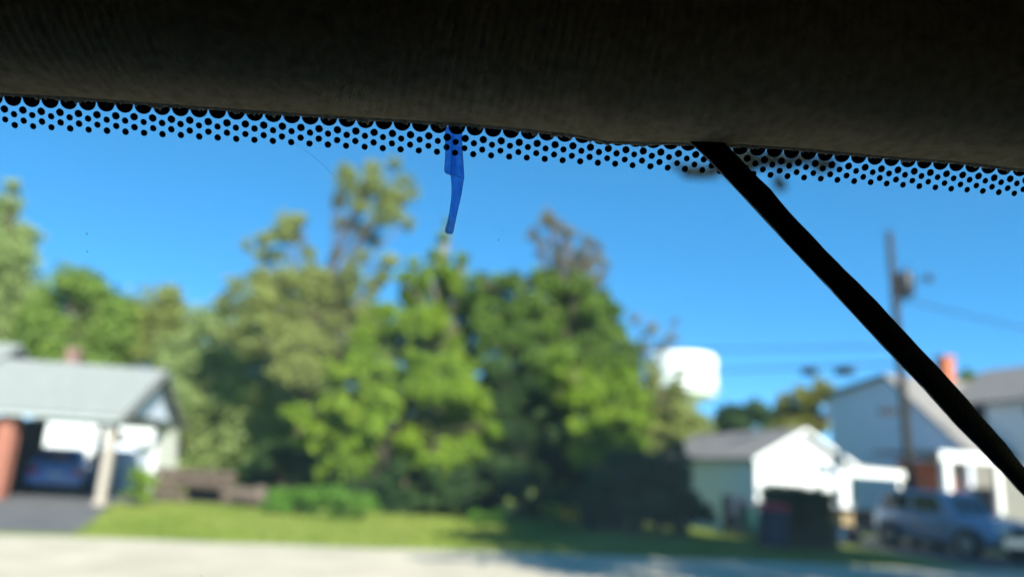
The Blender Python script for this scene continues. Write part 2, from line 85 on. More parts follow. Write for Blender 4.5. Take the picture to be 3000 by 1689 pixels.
 'branch': [(1.88, 7.97, 4.89, 0.07), (2.02, 7.99, 4.89, 0.07), (2.16, 7.96, 4.92, 0.07), (2.40, 8.01, 5.07, 0.10), (2.56, 8.03, 5.11, 0.11), (2.72, 8.04, 5.11, 0.10), (2.85, 7.98, 5.08, 0.09), (3.00, 7.96, 5.07, 0.08), (3.32, 7.99, 5.07, 0.07), (3.46, 8.01, 5.07, 0.05), (2.87, 7.98, 4.78, 0.04), (2.86, 8.01, 4.86, 0.02), (2.54, 8.04, 4.97, 0.06), (2.34, 7.99, 4.93, 0.06), (3.15, 8.00, 5.14, 0.07), (1.74, 8.03, 4.95, 0.03)],
 'woods': [(-18.61, 47.21, 2.60, 1.77), (-17.39, 44.70, 1.02, 1.77), (-16.13, 46.52, 2.71, 1.77), (-15.70, 45.92, 1.13, 1.77), (-13.92, 46.53, 2.85, 1.77), (-13.15, 44.62, 1.27, 1.77), (-11.24, 44.65, 2.92, 1.77), (-11.14, 45.03, 1.39, 1.77), (-9.68, 47.44, 3.15, 1.77), (-9.09, 45.41, 1.52, 1.77), (-7.23, 46.27, 3.24, 1.77), (-7.25, 47.45, 1.65, 1.77), (-5.06, 46.62, 3.39, 1.77), (-4.76, 45.13, 1.78, 1.77), (-2.77, 45.77, 3.48, 1.77), (-2.60, 44.81, 1.90, 1.77), (-0.58, 45.35, 3.60, 1.77), (-0.47, 45.41, 2.03, 1.77), (1.57, 44.56, 3.69, 1.77), (1.75, 47.03, 2.18, 1.77), (3.93, 47.19, 3.95, 1.77), (3.90, 46.05, 2.30, 1.77), (6.10, 46.41, 4.05, 1.77), (6.13, 46.29, 2.44, 1.77), (8.35, 46.48, 4.19, 1.77), (8.56, 47.48, 2.60, 1.77), (10.53, 46.23, 4.31, 1.77), (10.25, 44.93, 2.67, 1.77), (-15.83, 46.58, 4.60, 1.42), (-13.24, 46.57, 4.76, 1.42), (-10.76, 47.06, 4.95, 1.42), (-8.05, 46.54, 5.07, 1.42), (-5.32, 45.47, 5.14, 1.42), (-2.73, 44.62, 5.23, 1.42), (-0.24, 45.84, 5.49, 1.42), (2.36, 46.38, 5.69, 1.42), (5.00, 46.70, 5.88, 1.42), (7.60, 46.51, 6.02, 1.42)],
}

# ---------------------------------------------------------------- helpers
MATS = {}
def mat(name, color, rough=0.7, spec=0.3, metal=0.0, noise=0.0, nscale=8.0, bump=0.0, bscale=40.0, color2=None, transl=0.0):
    if name in MATS: return MATS[name]
    m = bpy.data.materials.new(name); m.use_nodes = True; MATS[name] = m
    nt = m.node_tree; b = nt.nodes['Principled BSDF']
    b.inputs['Base Color'].default_value = (*color, 1); b.inputs['Roughness'].default_value = rough
    b.inputs['Metallic'].default_value = metal; b.inputs['Specular IOR Level'].default_value = spec
    tc = nt.nodes.new('ShaderNodeTexCoord')
    if noise > 0 or color2:
        n = nt.nodes.new('ShaderNodeTexNoise'); n.inputs['Scale'].default_value = nscale; n.inputs['Detail'].default_value = 5
        nt.links.new(tc.outputs['Object'], n.inputs['Vector'])
        cr = nt.nodes.new('ShaderNodeValToRGB')
        c2 = color2 or tuple(min(1, c * (1 + noise)) for c in color)
        c1 = color if color2 else tuple(c * (1 - noise) for c in color)
        cr.color_ramp.elements[0].position = 0.3; cr.color_ramp.elements[1].position = 0.7
        cr.color_ramp.elements[0].color = (*c1, 1); cr.color_ramp.elements[1].color = (*c2, 1)
        nt.links.new(n.outputs['Fac'], cr.inputs['Fac']); nt.links.new(cr.outputs['Color'], b.inputs['Base Color'])
        src = cr.outputs['Color']
    else:
        src = None
    if bump > 0:
        n2 = nt.nodes.new('ShaderNodeTexNoise'); n2.inputs['Scale'].default_value = bscale; n2.inputs['Detail'].default_value = 6
        nt.links.new(tc.outputs['Object'], n2.inputs['Vector'])
        bp = nt.nodes.new('ShaderNodeBump'); bp.inputs['Strength'].default_value = bump; bp.inputs['Distance'].default_value = 0.02
        nt.links.new(n2.outputs['Fac'], bp.inputs['Height']); nt.links.new(bp.outputs[0], b.inputs['Normal'])
    if transl > 0:
        out = nt.nodes['Material Output']
        tr = nt.nodes.new('ShaderNodeBsdfTranslucent'); tr.inputs['Color'].default_value = (*[min(1, c * 1.3) for c in color], 1)
        if src: nt.links.new(src, tr.inputs['Color'])
        mx = nt.nodes.new('ShaderNodeMixShader'); mx.inputs[0].default_value = transl
        nt.links.new(b.outputs[0], mx.inputs[1]); nt.links.new(tr.outputs[0], mx.inputs[2]); nt.links.new(mx.outputs[0], out.inputs[0])
    return m

def leaf_mat(name, a, b, nscale=0.9):
    return mat(name, a, 0.55, 0.25, color2=b, nscale=nscale, transl=0.38)

def tag(o, label=None, cat=None, group=None, kind=None):
    if label: o['label'] = label
    if cat: o['category'] = cat
    if group: o['group'] = group
    if kind: o['kind'] = kind
    return o

def empty(name, loc=(0, 0, 0), rz=0.0):
    o = bpy.data.objects.new(name, None); C.objects.link(o)
    o.location = loc; o.rotation_euler = (0, 0, rz); o.empty_display_size = 0.1
    return o

class MB:
    def __init__(s): s.v = []; s.f = []
    def add(s, vs_, fs):
        n = len(s.v); s.v += [tuple(p) for p in vs_]; s.f += [tuple(i + n for i in f) for f in fs]; return s
    def box(s, c, size, rz=0.0, taper=1.0):
        cx, cy, cz = c; hx, hy, hz = [d / 2 for d in size]; ca, sa = math.cos(rz), math.sin(rz); P = []
        for dz, k in ((-hz, 1.0), (hz, taper)):
            for dx, dy in ((-hx, -hy), (hx, -hy), (hx, hy), (-hx, hy)):
                x, y = dx * k, dy * k
                P.append((cx + x * ca - y * sa, cy + x * sa + y * ca, cz + dz))
        return s.add(P, [(3, 2, 1, 0), (4, 5, 6, 7), (0, 1, 5, 4), (1, 2, 6, 5), (2, 3, 7, 6), (3, 0, 4, 7)])
    def prism(s, poly, ext):                      # poly: 3d points, extruded by vector ext
        n = len(poly); P = [Vector(p) for p in poly]; E_ = Vector(ext)
        return s.add([*P, *[p + E_ for p in P]], [tuple(range(n))[::-1], tuple(range(n, 2 * n))] + [(i, (i + 1) % n, n + (i + 1) % n, n + i) for i in range(n)])
    def tube(s, pts, rad, n=8, caps=True):
        pts = [Vector(p) for p in pts]; rings = []
        for i, p in enumerate(pts):
            d = (pts[min(i + 1, len(pts) - 1)] - pts[max(i - 1, 0)])
            d = d.normalized() if d.length > 1e-9 else Vector((0, 0, 1))
            a = d.cross(Vector((0, 0, 1)) if abs(d.z) < 0.9 else Vector((1, 0, 0))).normalized(); b = d.cross(a)
            r = rad[i] if isinstance(rad, (list, tuple)) else rad
            rings.append([p + (a * math.cos(2 * math.pi * k / n) + b * math.sin(2 * math.pi * k / n)) * r for k in range(n)])
        V = [q for rg in rings for q in rg]; F = []
        for i in range(len(rings) - 1):
            for k in range(n): F.append((i * n + k, i * n + (k + 1) % n, (i + 1) * n + (k + 1) % n, (i + 1) * n + k))
        if caps: F += [tuple(range(n))[::-1], tuple(range((len(rings) - 1) * n, len(rings) * n))]
        return s.add(V, F)
    def lathe(s, prof, c, axis='z', n=20):         # prof: (radius, height)
        V = []
        for r, h in prof:
            for k in range(n):
                a = 2 * math.pi * k / n; u, w = r * math.cos(a), r * math.sin(a)
                p = (u, w, h) if axis == 'z' else ((h, u, w) if axis == 'x' else (w, h, u))
                V.append((c[0] + p[0], c[1] + p[1], c[2] + p[2]))
        F = []
        for i in range(len(prof) - 1):
            for k in range(n): F.append((i * n + k, i * n + (k + 1) % n, (i + 1) * n + (k + 1) % n, (i + 1) * n + k))
        F += [tuple(range(n))[::-1], tuple(range((len(prof) - 1) * n, len(prof) * n))]
        return s.add(V, F)
    def loft(s, rings, caps=True):
        n = len(rings[0]); V = [p for r in rings for p in r]; F = []
        for i in range(len(rings) - 1):
            for k in range(n): F.append((i * n + k, i * n + (k + 1) % n, (i + 1) * n + (k + 1) % n, (i + 1) * n + k))
        if caps: F += [tuple(range(n))[::-1], tuple(range((len(rings) - 1) * n, len(rings) * n))]
        return s.add(V, F)
    def grid(s, rows):
        m, n = len(rows), len(rows[0]); V = [p for r in rows for p in r]
        return s.add(V, [(i * n + k, i * n + k + 1, (i + 1) * n + k + 1, (i + 1) * n + k) for i in range(m - 1) for k in range(n - 1)])
    def build(s, name, m=None, parent=None, smooth=False):
        me = bpy.data.meshes.new(name); me.from_pydata(s.v, [], s.f); me.update()
        if smooth: me.polygons.foreach_set('use_smooth', [True] * len(me.polygons))
        o = bpy.data.objects.new(name, me); C.objects.link(o)
        if m: me.materials.append(m)
        if parent: o.parent = parent
        return o

def copy_tree(o, parent=None):
    c = o.copy(); C.objects.link(c); c.parent = parent
    for ch in [x for x in bpy.data.objects if x.parent == o]: copy_tree(ch, c)
    return c

# ---------------------------------------------------------------- materials
M_grass = mat('lawn_grass', (0.115, 0.17, 0.02), 0.9, 0.1, color2=(0.21, 0.235, 0.05), nscale=0.6, bump=0.6, bscale=30)
M_road = mat('pale_concrete', (0.45, 0.395, 0.3), 0.9, 0.2, noise=0.14, nscale=0.9, bump=0.25, bscale=90)
M_asphalt = mat('driveway_asphalt', (0.12, 0.115, 0.115), 0.9, 0.2, noise=0.2, nscale=1.2, bump=0.3, bscale=80)
M_white = mat('white_siding', (0.8, 0.81, 0.8), 0.6, 0.3, noise=0.03, nscale=2)
M_shade_siding = mat('pale_siding', (0.68, 0.74, 0.86), 0.7, 0.3, noise=0.04, nscale=2)  # blue tint puts sky-lit shade into the wall colour
M_trim = mat('white_trim', (0.82, 0.82, 0.79), 0.5, 0.3)
M_cream = mat('cream_paint', (0.42, 0.36, 0.29), 0.6, 0.3, noise=0.05)
M_roof_light = mat('pale_shingle', (0.235, 0.246, 0.232), 0.85, 0.2, noise=0.12, nscale=5, bump=0.4, bscale=25)
M_roof_grey = mat('grey_shingle', (0.2, 0.185, 0.175), 0.9, 0.2, noise=0.18, nscale=4, bump=0.4, bscale=25)
M_gable = mat('grey_gable_siding', (0.42, 0.46, 0.45), 0.7, 0.3, noise=0.05)
M_brick = mat('red_brick', (0.34, 0.135, 0.09), 0.85, 0.2, noise=0.25, nscale=9, bump=0.4, bscale=20)
M_brick_or = mat('orange_brick', (0.5, 0.16, 0.075), 0.85, 0.2, noise=0.25, nscale=9, bump=0.4, bscale=20)
M_door = mat('stained_wood', (0.33, 0.11, 0.04), 0.5, 0.4, noise=0.2, nscale=6)
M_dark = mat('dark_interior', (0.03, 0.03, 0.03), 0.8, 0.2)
M_pane = mat('window_pane', (0.04, 0.06, 0.055), 0.08, 0.6)
M_green_pane = mat('green_tinted_pane', (0.28, 0.42, 0.34), 0.15, 0.5)
M_pole = mat('weathered_pole_wood', (0.04, 0.036, 0.032), 0.9, 0.1, noise=0.2, nscale=6, bump=0.4, bscale=30)
M_darkmetal = mat('dark_grey_metal', (0.022, 0.024, 0.028), 0.45, 0.4, metal=0.3)
M_wire = mat('black_cable', (0.02, 0.02, 0.02), 0.6, 0.3)
M_tower = mat('white_tank_paint', (0.82, 0.83, 0.82), 0.45, 0.4, noise=0.02, nscale=0.2)
M_bark = mat('bark', (0.13, 0.1, 0.075), 0.95, 0.1, noise=0.3, nscale=4, bump=0.6, bscale=14)
M_pale_bark = mat('pale_bark', (0.26, 0.21, 0.16), 0.95, 0.1, noise=0.25, nscale=4, bump=0.6, bscale=14)
M_tyre = mat('tyre_rubber', (0.02, 0.02, 0.02), 0.8, 0.2)
M_rim = mat('alloy_rim', (0.45, 0.46, 0.48), 0.3, 0.5, metal=0.8)
M_carglass = mat('car_window', (0.015, 0.02, 0.022), 0.06, 0.6)
M_blackplastic = mat('black_plastic', (0.02, 0.02, 0.022), 0.5, 0.3)
M_chrome = mat('bright_trim', (0.6, 0.6, 0.62), 0.2, 0.5, metal=0.9)
M_redlens = mat('red_lens', (0.45, 0.012, 0.02), 0.15, 0.6)
M_lens = mat('clear_lens', (0.7, 0.72, 0.74), 0.1, 0.7)
M_plate = mat('number_plate', (0.7, 0.72, 0.74), 0.4, 0.4)
M_stone = mat('pink_tan_stone', (0.12, 0.09, 0.07), 0.9, 0.1, noise=0.25, nscale=3, bump=0.5, bscale=12)
M_orange = mat('orange_plastic', (0.75, 0.2, 0.06), 0.45, 0.4)
M_bluecar = mat('blue_car_paint', (0.17, 0.34, 0.82), 0.18, 0.8, metal=0.0)
M_suv = mat('silver_blue_paint', (0.2, 0.265, 0.37), 0.25, 0.6, metal=0.35)

# ---------------------------------------------------------------- setting: ground, road, driveways
def sheet(name, pts, z, m, kind='structure'):
    o = MB().add([(x, y, z) for x, y in pts], [tuple(range(len(pts)))]).build(name, m); tag(o, kind=kind); return o
sheet('ground', [(-900, -500), (900, -500), (900, 1400), (-900, 1400)], 0.0, M_grass)
ra = R(13.5); rd = Vector((math.cos(ra), math.sin(ra))); rp = Vector((-rd.y, rd.x)); r0 = Vector((-0.36, 15.75))   # far edge of the road
def road_pt(a, b): p = r0 + rd * a + rp * b; return (p.x, p.y)
wob = [road_pt(a, 0.12 * math.sin(a * 0.37) + 0.07 * math.sin(a * 1.1 + 1)) for a in range(-120, 121, 2)]
sheet('road', [road_pt(-120, -9.0), road_pt(120, -9.0)] + wob[::-1], 0.010, M_road)
sheet('driveway', [(-7.6, 14.6), (-8.6, 17.2), (-10.5, 21.8), (-10.7, 29.0), (-17.0, 29.0), (-16.5, 21.0), (-15.5, 12.4)], 0.006, M_asphalt)
sheet('driveway', [(11.4, 18.9), (15.5, 19.9), (14.0, 29.5), (10.2, 28.5)], 0.006, M_asphalt)
sheet('driveway', [(-3.5, -8.0), (4.5, -8.0), (4.7, 7.6), (-3.9, 5.6)], 0.006, M_road)

# ground cover: short mown blades across the far verge, one mass
def blades():
    rng = np.random.default_rng(3); n = 26000
    a = rng.uniform(-9, 16, n); b = rng.uniform(0.1, 9.5, n) ** 1.0
    px = r0.x + rd.x * a + rp.x * b; py = r0.y + rd.y * a + rp.y * b
    keep = ~((px < -7.3 - (py - 14.6) * 0.44) | ((px > 9.7) & (py < 30) & (px < 15.4)))
    px, py = px[keep], py[keep]; n = len(px)
    th = rng.uniform(0, 2 * np.pi, n); h = rng.uniform(0.03, 0.07, n); w = 0.03
    dx, dy = np.cos(th) * w, np.sin(th) * w; lx, ly = rng.normal(0, 0.02, n), rng.normal(0, 0.02, n)
    V = np.stack([np.stack([px - dx, py - dy, np.zeros(n)], 1), np.stack([px + dx, py + dy, np.zeros(n)], 1), np.stack([px + lx, py + ly, h], 1)], 1).reshape(-1, 3)
    me = bpy.data.meshes.new('grass'); me.vertices.add(3 * n); me.vertices.foreach_set('co', V.ravel())
    me.loops.add(3 * n); me.loops.foreach_set('vertex_index', np.arange(3 * n)); me.polygons.add(n)
    me.polygons.foreach_set('loop_start', np.arange(0, 3 * n, 3)); me.update(); me.validate()
    o = bpy.data.objects.new('grass', me); C.objects.link(o); me.materials.append(M_grass)
    tag(o, 'short mown grass of the verge across the road', kind='stuff')
blades()

# ---------------------------------------------------------------- trees and shrubs
def leaf_mesh(name, clumps, m, leaf, dens, parent, seed, spread=1.0, squash=0.85, grow=1.3):
    rng = np.random.default_rng(seed); P = []; S = []; O = []
    for (x, y, z, r) in clumps:
        r = r * grow; k = max(9, int(9 * min(r, 1.8) + 5)); n = int(dens * r * r) + 12
        d = rng.normal(size=(k, 3)); d /= np.linalg.norm(d, axis=1)[:, None]
        sub = d * r * rng.uniform(0.15, 0.78, (k, 1)); sr = r * rng.uniform(0.26, 0.5, k)
        w = sr ** 2 / (sr ** 2).sum(); idx = rng.choice(k, n, p=w)
        q = rng.normal(size=(n, 3)); q /= np.linalg.norm(q, axis=1)[:, None]
        q = sub[idx] + q * (sr[idx] * rng.uniform(0.45, 1.0, n))[:, None] * spread
        q[:, 2] *= squash
        O.append(q / r); P.append(q + np.array([x, y, z])); S.append(rng.uniform(0.65, 1.25, n) * leaf)
    P = np.concatenate(P); S = np.concatenate(S); O = np.concatenate(O); keep = P[:, 2] > 0.02; P, S, O = P[keep], S[keep], O[keep]; n = len(P)
    nrm = rng.normal(size=(n, 3)) * 0.75 + O * 0.9 + np.array([0, 0, 0.45]); nrm /= np.linalg.norm(nrm, axis=1)[:, None]
    t = np.cross(nrm, rng.normal(size=(n, 3))); t /= np.linalg.norm(t, axis=1)[:, None]; b = np.cross(nrm, t)
    t *= S[:, None] * 0.62; b *= S[:, None] * 0.4
    V = np.stack([P - t, P - b * 1.0 + nrm * S[:, None] * 0.06, P + t, P + b + nrm * S[:, None] * 0.06], 1).reshape(-1, 3)
    V[:, 2] = np.maximum(V[:, 2], 0.004)
    me = bpy.data.meshes.new(name); me.vertices.add(4 * n); me.vertices.foreach_set('co', V.ravel())
    me.loops.add(4 * n); me.loops.foreach_set('vertex_index', np.arange(4 * n)); me.polygons.add(n)
    me.polygons.foreach_set('loop_start', np.arange(0, 4 * n, 4)); me.update(); me.validate()
    o = bpy.data.objects.new(name, me); C.objects.link(o); me.materials.append(m); o.parent = parent
    return o

def plant(name, label, cat, key_or_clumps, m, leaf=0.16, dens=900, base=None, trunk_r=0.2, bark=None, group=None, spread=1.0, trunk=True, limb=1.0, squash=0.85, grow=1.3):
    cl = PLANTS[key_or_clumps] if isinstance(key_or_clumps, str) else key_or_clumps
    seed = sum(ord(c_) for c_ in label) % 9973
    rng = random.Random(seed)
    if base is None:
        lo = sorted(cl, key=lambda c_: c_[2])[:max(2, len(cl) // 3)]
        base = (sum(c_[0] for c_ in lo) / len(lo), sum(c_[1] for c_ in lo) / len(lo))
    root = empty(name, (base[0], base[1], 0)); tag(root, label, cat, group)
    loc = [(x - base[0], y - base[1], z, r) for x, y, z, r in cl]
    leaf_mesh('crown', loc, m, leaf, dens, root, seed, spread, squash, grow)
    if trunk:
        top = max(loc, key=lambda c_: c_[2]); H = top[2]
        mb = MB(); pts = []; n = 7
        cx = sum(c_[0] for c_ in loc) / len(loc); cy = sum(c_[1] for c_ in loc) / len(loc)
        def spine(f):
            tx = cx * f if f < 0.6 else cx * 0.6 + (top[0] - cx * 0.6) * (f - 0.6) / 0.4
            ty = cy * f if f < 0.6 else cy * 0.6 + (top[1] - cy * 0.6) * (f - 0.6) / 0.4
            return Vector((tx, ty, H * f))
        for i in range(n):
            f = i / (n - 1); p = spine(f)
            if 0 < i < n - 1: p += Vector((rng.uniform(-1, 1), rng.uniform(-1, 1), 0)) * trunk_r * 0.6
            pts.append(p)
        mb.tube([p - Vector((0, 0, 0.05)) if i == 0 else p for i, p in enumerate(pts)], [trunk_r * (1.35 if i == 0 else (1 - 0.85 * i / (n - 1))) for i in range(n)], 9)
        for (x, y, z, r) in loc:
            f = max(0.08, min(0.9, (z / H) * rng.uniform(0.45, 0.75))); a = spine(f); b = Vector((x, y, z))
            mid = a.lerp(b, 0.5) + Vector((rng.uniform(-.2, .2), rng.uniform(-.2, .2), 0.08 * (b - a).length))
            rr = trunk_r * 0.42 * (1 - 0.6 * f) * limb
            mb.tube([a, mid, b], [rr, rr * 0.65, rr * 0.25], 6)
            for _ in range(2):
                e = b + Vector((rng.uniform(-1, 1), rng.uniform(-1, 1), rng.uniform(-.2, 1))) * r * 0.8
                mb.tube([mid, mid.lerp(e, .5) + Vector((0, 0, .06 * r)), e], [rr * 0.5, rr * 0.35, rr * 0.12], 5)
        mb.build('trunk', bark or M_bark, root, True)
    return root

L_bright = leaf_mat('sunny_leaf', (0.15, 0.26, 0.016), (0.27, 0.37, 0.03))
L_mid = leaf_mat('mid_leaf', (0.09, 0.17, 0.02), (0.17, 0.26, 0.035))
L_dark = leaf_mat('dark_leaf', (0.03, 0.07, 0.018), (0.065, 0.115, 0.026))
L_olive = leaf_mat('olive_leaf', (0.23, 0.28, 0.07), (0.34, 0.37, 0.10))
L_grey = leaf_mat('haze_grey_leaf', (0.23, 0.31, 0.095), (0.34, 0.41, 0.14))  # paleness puts the windshield's veiling glare into the leaf colour
L_brown = leaf_mat('browning_leaf', (0.19, 0.16, 0.06), (0.26, 0.22, 0.085))
L_yellow = leaf_mat('yellowing_leaf', (0.19, 0.2, 0.03), (0.3, 0.28, 0.045))
L_fresh = leaf_mat('fresh_leaf', (0.15, 0.25, 0.04), (0.25, 0.35, 0.06))
L_hedge = leaf_mat('hedge_leaf', (0.10, 0.23, 0.02), (0.18, 0.33, 0.04))

HEDGE = [(7.35 + .3 * i, 21.35 + .3 * j, .2 + .3 * k_, .3) for i in range(6) for j in range(3) for k_ in range(5)]
plant('tree', 'tall green tree cut by the left edge of the picture', 'tree', 'left_edge_tree', L_grey, 0.24, 260, trunk_r=0.4, spread=1.35)
plant('tree', 'rounded green tree rising behind the carport roof', 'tree', 'left_round_tree', L_fresh, 0.24, 322, trunk_r=0.35, spread=1.35)
plant('tree', 'lower loose tree between carport ridge and tall airy tree', 'tree', 'left_mid_tree', L_olive, 0.22, 266, trunk_r=0.3, spread=1.35)
plant('tree', 'loose tree with sky gaps just right of the carport gable', 'tree', 'carport_side_tree', L_grey, 0.2, 322, trunk_r=0.28, spread=1.35)
plant('tree', 'tallest airy tree with sparse olive leaf tufts on bare limbs', 'tree', 'tall_airy_tree', L_olive, 0.17, 520, trunk_r=0.17, bark=M_bark, base=(-9.2, 36), spread=1.35)
plant('tree', 'grey green tree behind the low bright hedge', 'tree', 'grey_green_tree', L_grey, 0.2, 372, trunk_r=0.28, spread=1.35)
plant('tree', 'narrow bright tree with a spire top in mid picture', 'tree', 'vine_column_tree', L_bright, 0.17, 800, trunk_r=0.26, bark=M_pale_bark, base=(-2.6, 32.2))
plant('tree', 'dense dark green round tree right of the narrow spire tree', 'tree', 'dense_round_tree', L_mid, 0.17, 900, trunk_r=0.35, base=(2.0, 31.2))
plant('tree', 'bare topped tree with brown tufts above the dense round crown', 'tree', 'bare_topped_tree', L_brown, 0.14, 520, trunk_r=0.24, base=(2.3, 33.2), limb=1.3, spread=1.35)
plant('shrub', 'big bright green shrub lit by sun in front of the trees', 'shrub', 'bright_shrub_tree', L_bright, 0.16, 900, trunk_r=0.14)
plant('shrub', 'tall leafy green shrub beside the dark conical bush', 'shrub', 'leafy_shrub_tree', L_bright, 0.16, 900, trunk_r=0.12)
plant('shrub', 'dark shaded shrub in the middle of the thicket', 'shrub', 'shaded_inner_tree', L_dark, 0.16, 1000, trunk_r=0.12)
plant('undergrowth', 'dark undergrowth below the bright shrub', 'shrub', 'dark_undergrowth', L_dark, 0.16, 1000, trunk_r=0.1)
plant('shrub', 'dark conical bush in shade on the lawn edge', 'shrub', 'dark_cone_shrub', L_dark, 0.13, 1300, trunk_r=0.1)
plant('tree', 'olive green tree standing before the white water tank', 'tree', 'olive_back_tree', L_olive, 0.18, 800, trunk_r=0.2)
plant('tree', 'thin wispy tree left of the water tank', 'tree', 'wispy_tree', L_brown, 0.13, 360, trunk_r=0.12, base=(7.4, 42))
plant('hedge', 'low bright green hedge at the back of the lawn', 'hedge', 'low_bright_hedge', L_hedge, 0.08, 3200, trunk=False)
plant('shrub', 'small green clump at the lawn edge below the thicket', 'shrub', 'low_green_clump', L_hedge, 0.08, 3000, trunk=False)
plant('shrub', 'small yellow green shrub beside the carport post', 'shrub', 'carport_shrub', L_bright, 0.08, 3000, trunk=False)
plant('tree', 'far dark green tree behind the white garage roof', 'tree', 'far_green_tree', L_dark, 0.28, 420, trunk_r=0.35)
plant('tree', 'far yellowing tree between garage and big house', 'tree', 'far_yellow_tree', L_yellow, 0.25, 480, trunk_r=0.35)
plant('tree', 'small tree top showing beside the orange chimney', 'tree', 'roof_behind_tree', L_mid, 0.25, 520, trunk_r=0.35)
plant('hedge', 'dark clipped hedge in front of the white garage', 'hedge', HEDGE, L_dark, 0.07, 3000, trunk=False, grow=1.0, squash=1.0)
# tall trees across the road behind the parked vehicle; their shade falls over the right half, one limb hangs into view
def shade_tree(label, x, y, H, r, seed, lo=0.38):
    rng = random.Random(seed); cl = []
    for i in range(30):
        a = rng.uniform(0, 2 * math.pi); q = r * math.sqrt(rng.uniform(0.02, 1)); z = rng.uniform(lo, 1.0) * H
        q *= 1.0 - 0.55 * max(0, (z / H - 0.6) / 0.4)
        cl.append((x + q * math.cos(a), y + q * math.sin(a), z, rng.uniform(1.1, 1.7)))
    return cl
near = shade_tree('', 9.8, 3.4, 13.0, 3.8, 11)
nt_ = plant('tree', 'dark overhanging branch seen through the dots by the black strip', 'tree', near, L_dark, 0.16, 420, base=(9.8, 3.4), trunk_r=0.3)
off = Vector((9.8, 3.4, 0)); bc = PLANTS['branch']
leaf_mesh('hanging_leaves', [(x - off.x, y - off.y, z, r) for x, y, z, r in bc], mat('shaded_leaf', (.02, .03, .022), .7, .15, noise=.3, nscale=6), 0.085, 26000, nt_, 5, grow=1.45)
tw = MB(); tw.tube([Vector((9.8, 3.4, 7.6)) - off, Vector((7.5, 5.6, 8.0)) - off, Vector((5.2, 7.4, 7.3)) - off, Vector((3.4, 8.1, 6.3)) - off], [.1, .07, .045, .02], 8)
for x, y, z, r in bc:
    a0 = Vector((x + .25 + (3.6 - x) * .25, y, 6.35 + (x - 3.4) * .45)); tw.tube([a0 - off, Vector((x + .05, y, (z + a0.z) / 2)) - off, Vector((x, y, z)) - off], [.014, .009, .004], 5)
tw.build('limb', M_bark, nt_, True)
for i, (x, y, H, r) in enumerate([(15.5, 6.5, 13.5, 5.0), (21.5, 11.5, 12.0, 4.6), (20.5, 14.0, 10.0, 4.0)]):
    plant('tree', ['shade tree near the road right of the vehicle', 'second shade tree along the road', 'third shade tree along the road'][i], 'tree', shade_tree('', x, y, H, r, 40 + i), L_mid, 0.26, 300, base=(x, y), trunk_r=0.35)

plant('tree', 'broad shade tree beside the road out of view', 'tree', shade_tree('', 10.8, 8.8, 16.0, 3.4, 77, 0.56), L_mid, 0.26, 320, base=(10.8, 8.8), trunk_r=0.3)
wd = empty('woods', (0, 46, 0)); tag(wd, 'far woods seen as one mass behind the thicket', 'woods', kind='stuff')
leaf_mesh('foliage', [(x, y - 46, z, r) for x, y, z, r in PLANTS['woods']], L_mid, 0.3, 260, wd, 99)
# yellow flowers in the shaded bed
def flowers(label, x, y, n, m, h, seed):
    rng = random.Random(seed); root = empty('flower_clump', (x, y, 0)); tag(root, label, 'flowers')
    st_, bl, lv = MB(), MB(), MB()
    for i in range(n):
        px, py, ph = rng.uniform(-.28, .28), rng.uniform(-.2, .2), h * rng.uniform(.55, 1.0)
        st_.tube([(px * .5, py * .5, 0), (px, py, ph)], [.008, .005], 5)
        for k in range(6):
            a = k * math.pi / 3; d = Vector((math.cos(a), -0.35, math.sin(a))) * .06; o_ = Vector((px, py - .02, ph))
            s_ = Vector((-math.sin(a), 0, math.cos(a))) * .035
            bl.add([o_, o_ + d * .6 + s_, o_ + d, o_ + d * .6 - s_], [(0, 1, 2, 3)])
        lv.add([(px * .5, py, ph * .2), (px * .5 + .12, py - .05, ph * .45), (px * .5 + .2, py - .06, ph * .35), (px * .5 + .1, py, ph * .25)], [(0, 1, 2, 3)])
    for o_ in (st_.build('stem', L_mid, root), bl.build('bloom', m, root), lv.build('leaf', L_mid, root)): o_['kind'] = 'stuff'
M_fl = mat('orange_yellow_petal', (0.75, 0.36, 0.01), 0.6, 0.2, noise=.1, transl=.3)
M_fl2 = mat('olive_yellow_petal', (0.4, 0.38, 0.02), 0.6, 0.2, noise=.1, transl=.3)
flowers('orange yellow flower clump in the shaded bed', 2.0, 22.4, 12, M_fl, 0.7, 1)
flowers('paler yellow green flower clump left of the orange one', 1.45, 22.4, 8, M_fl2, 0.8, 2)

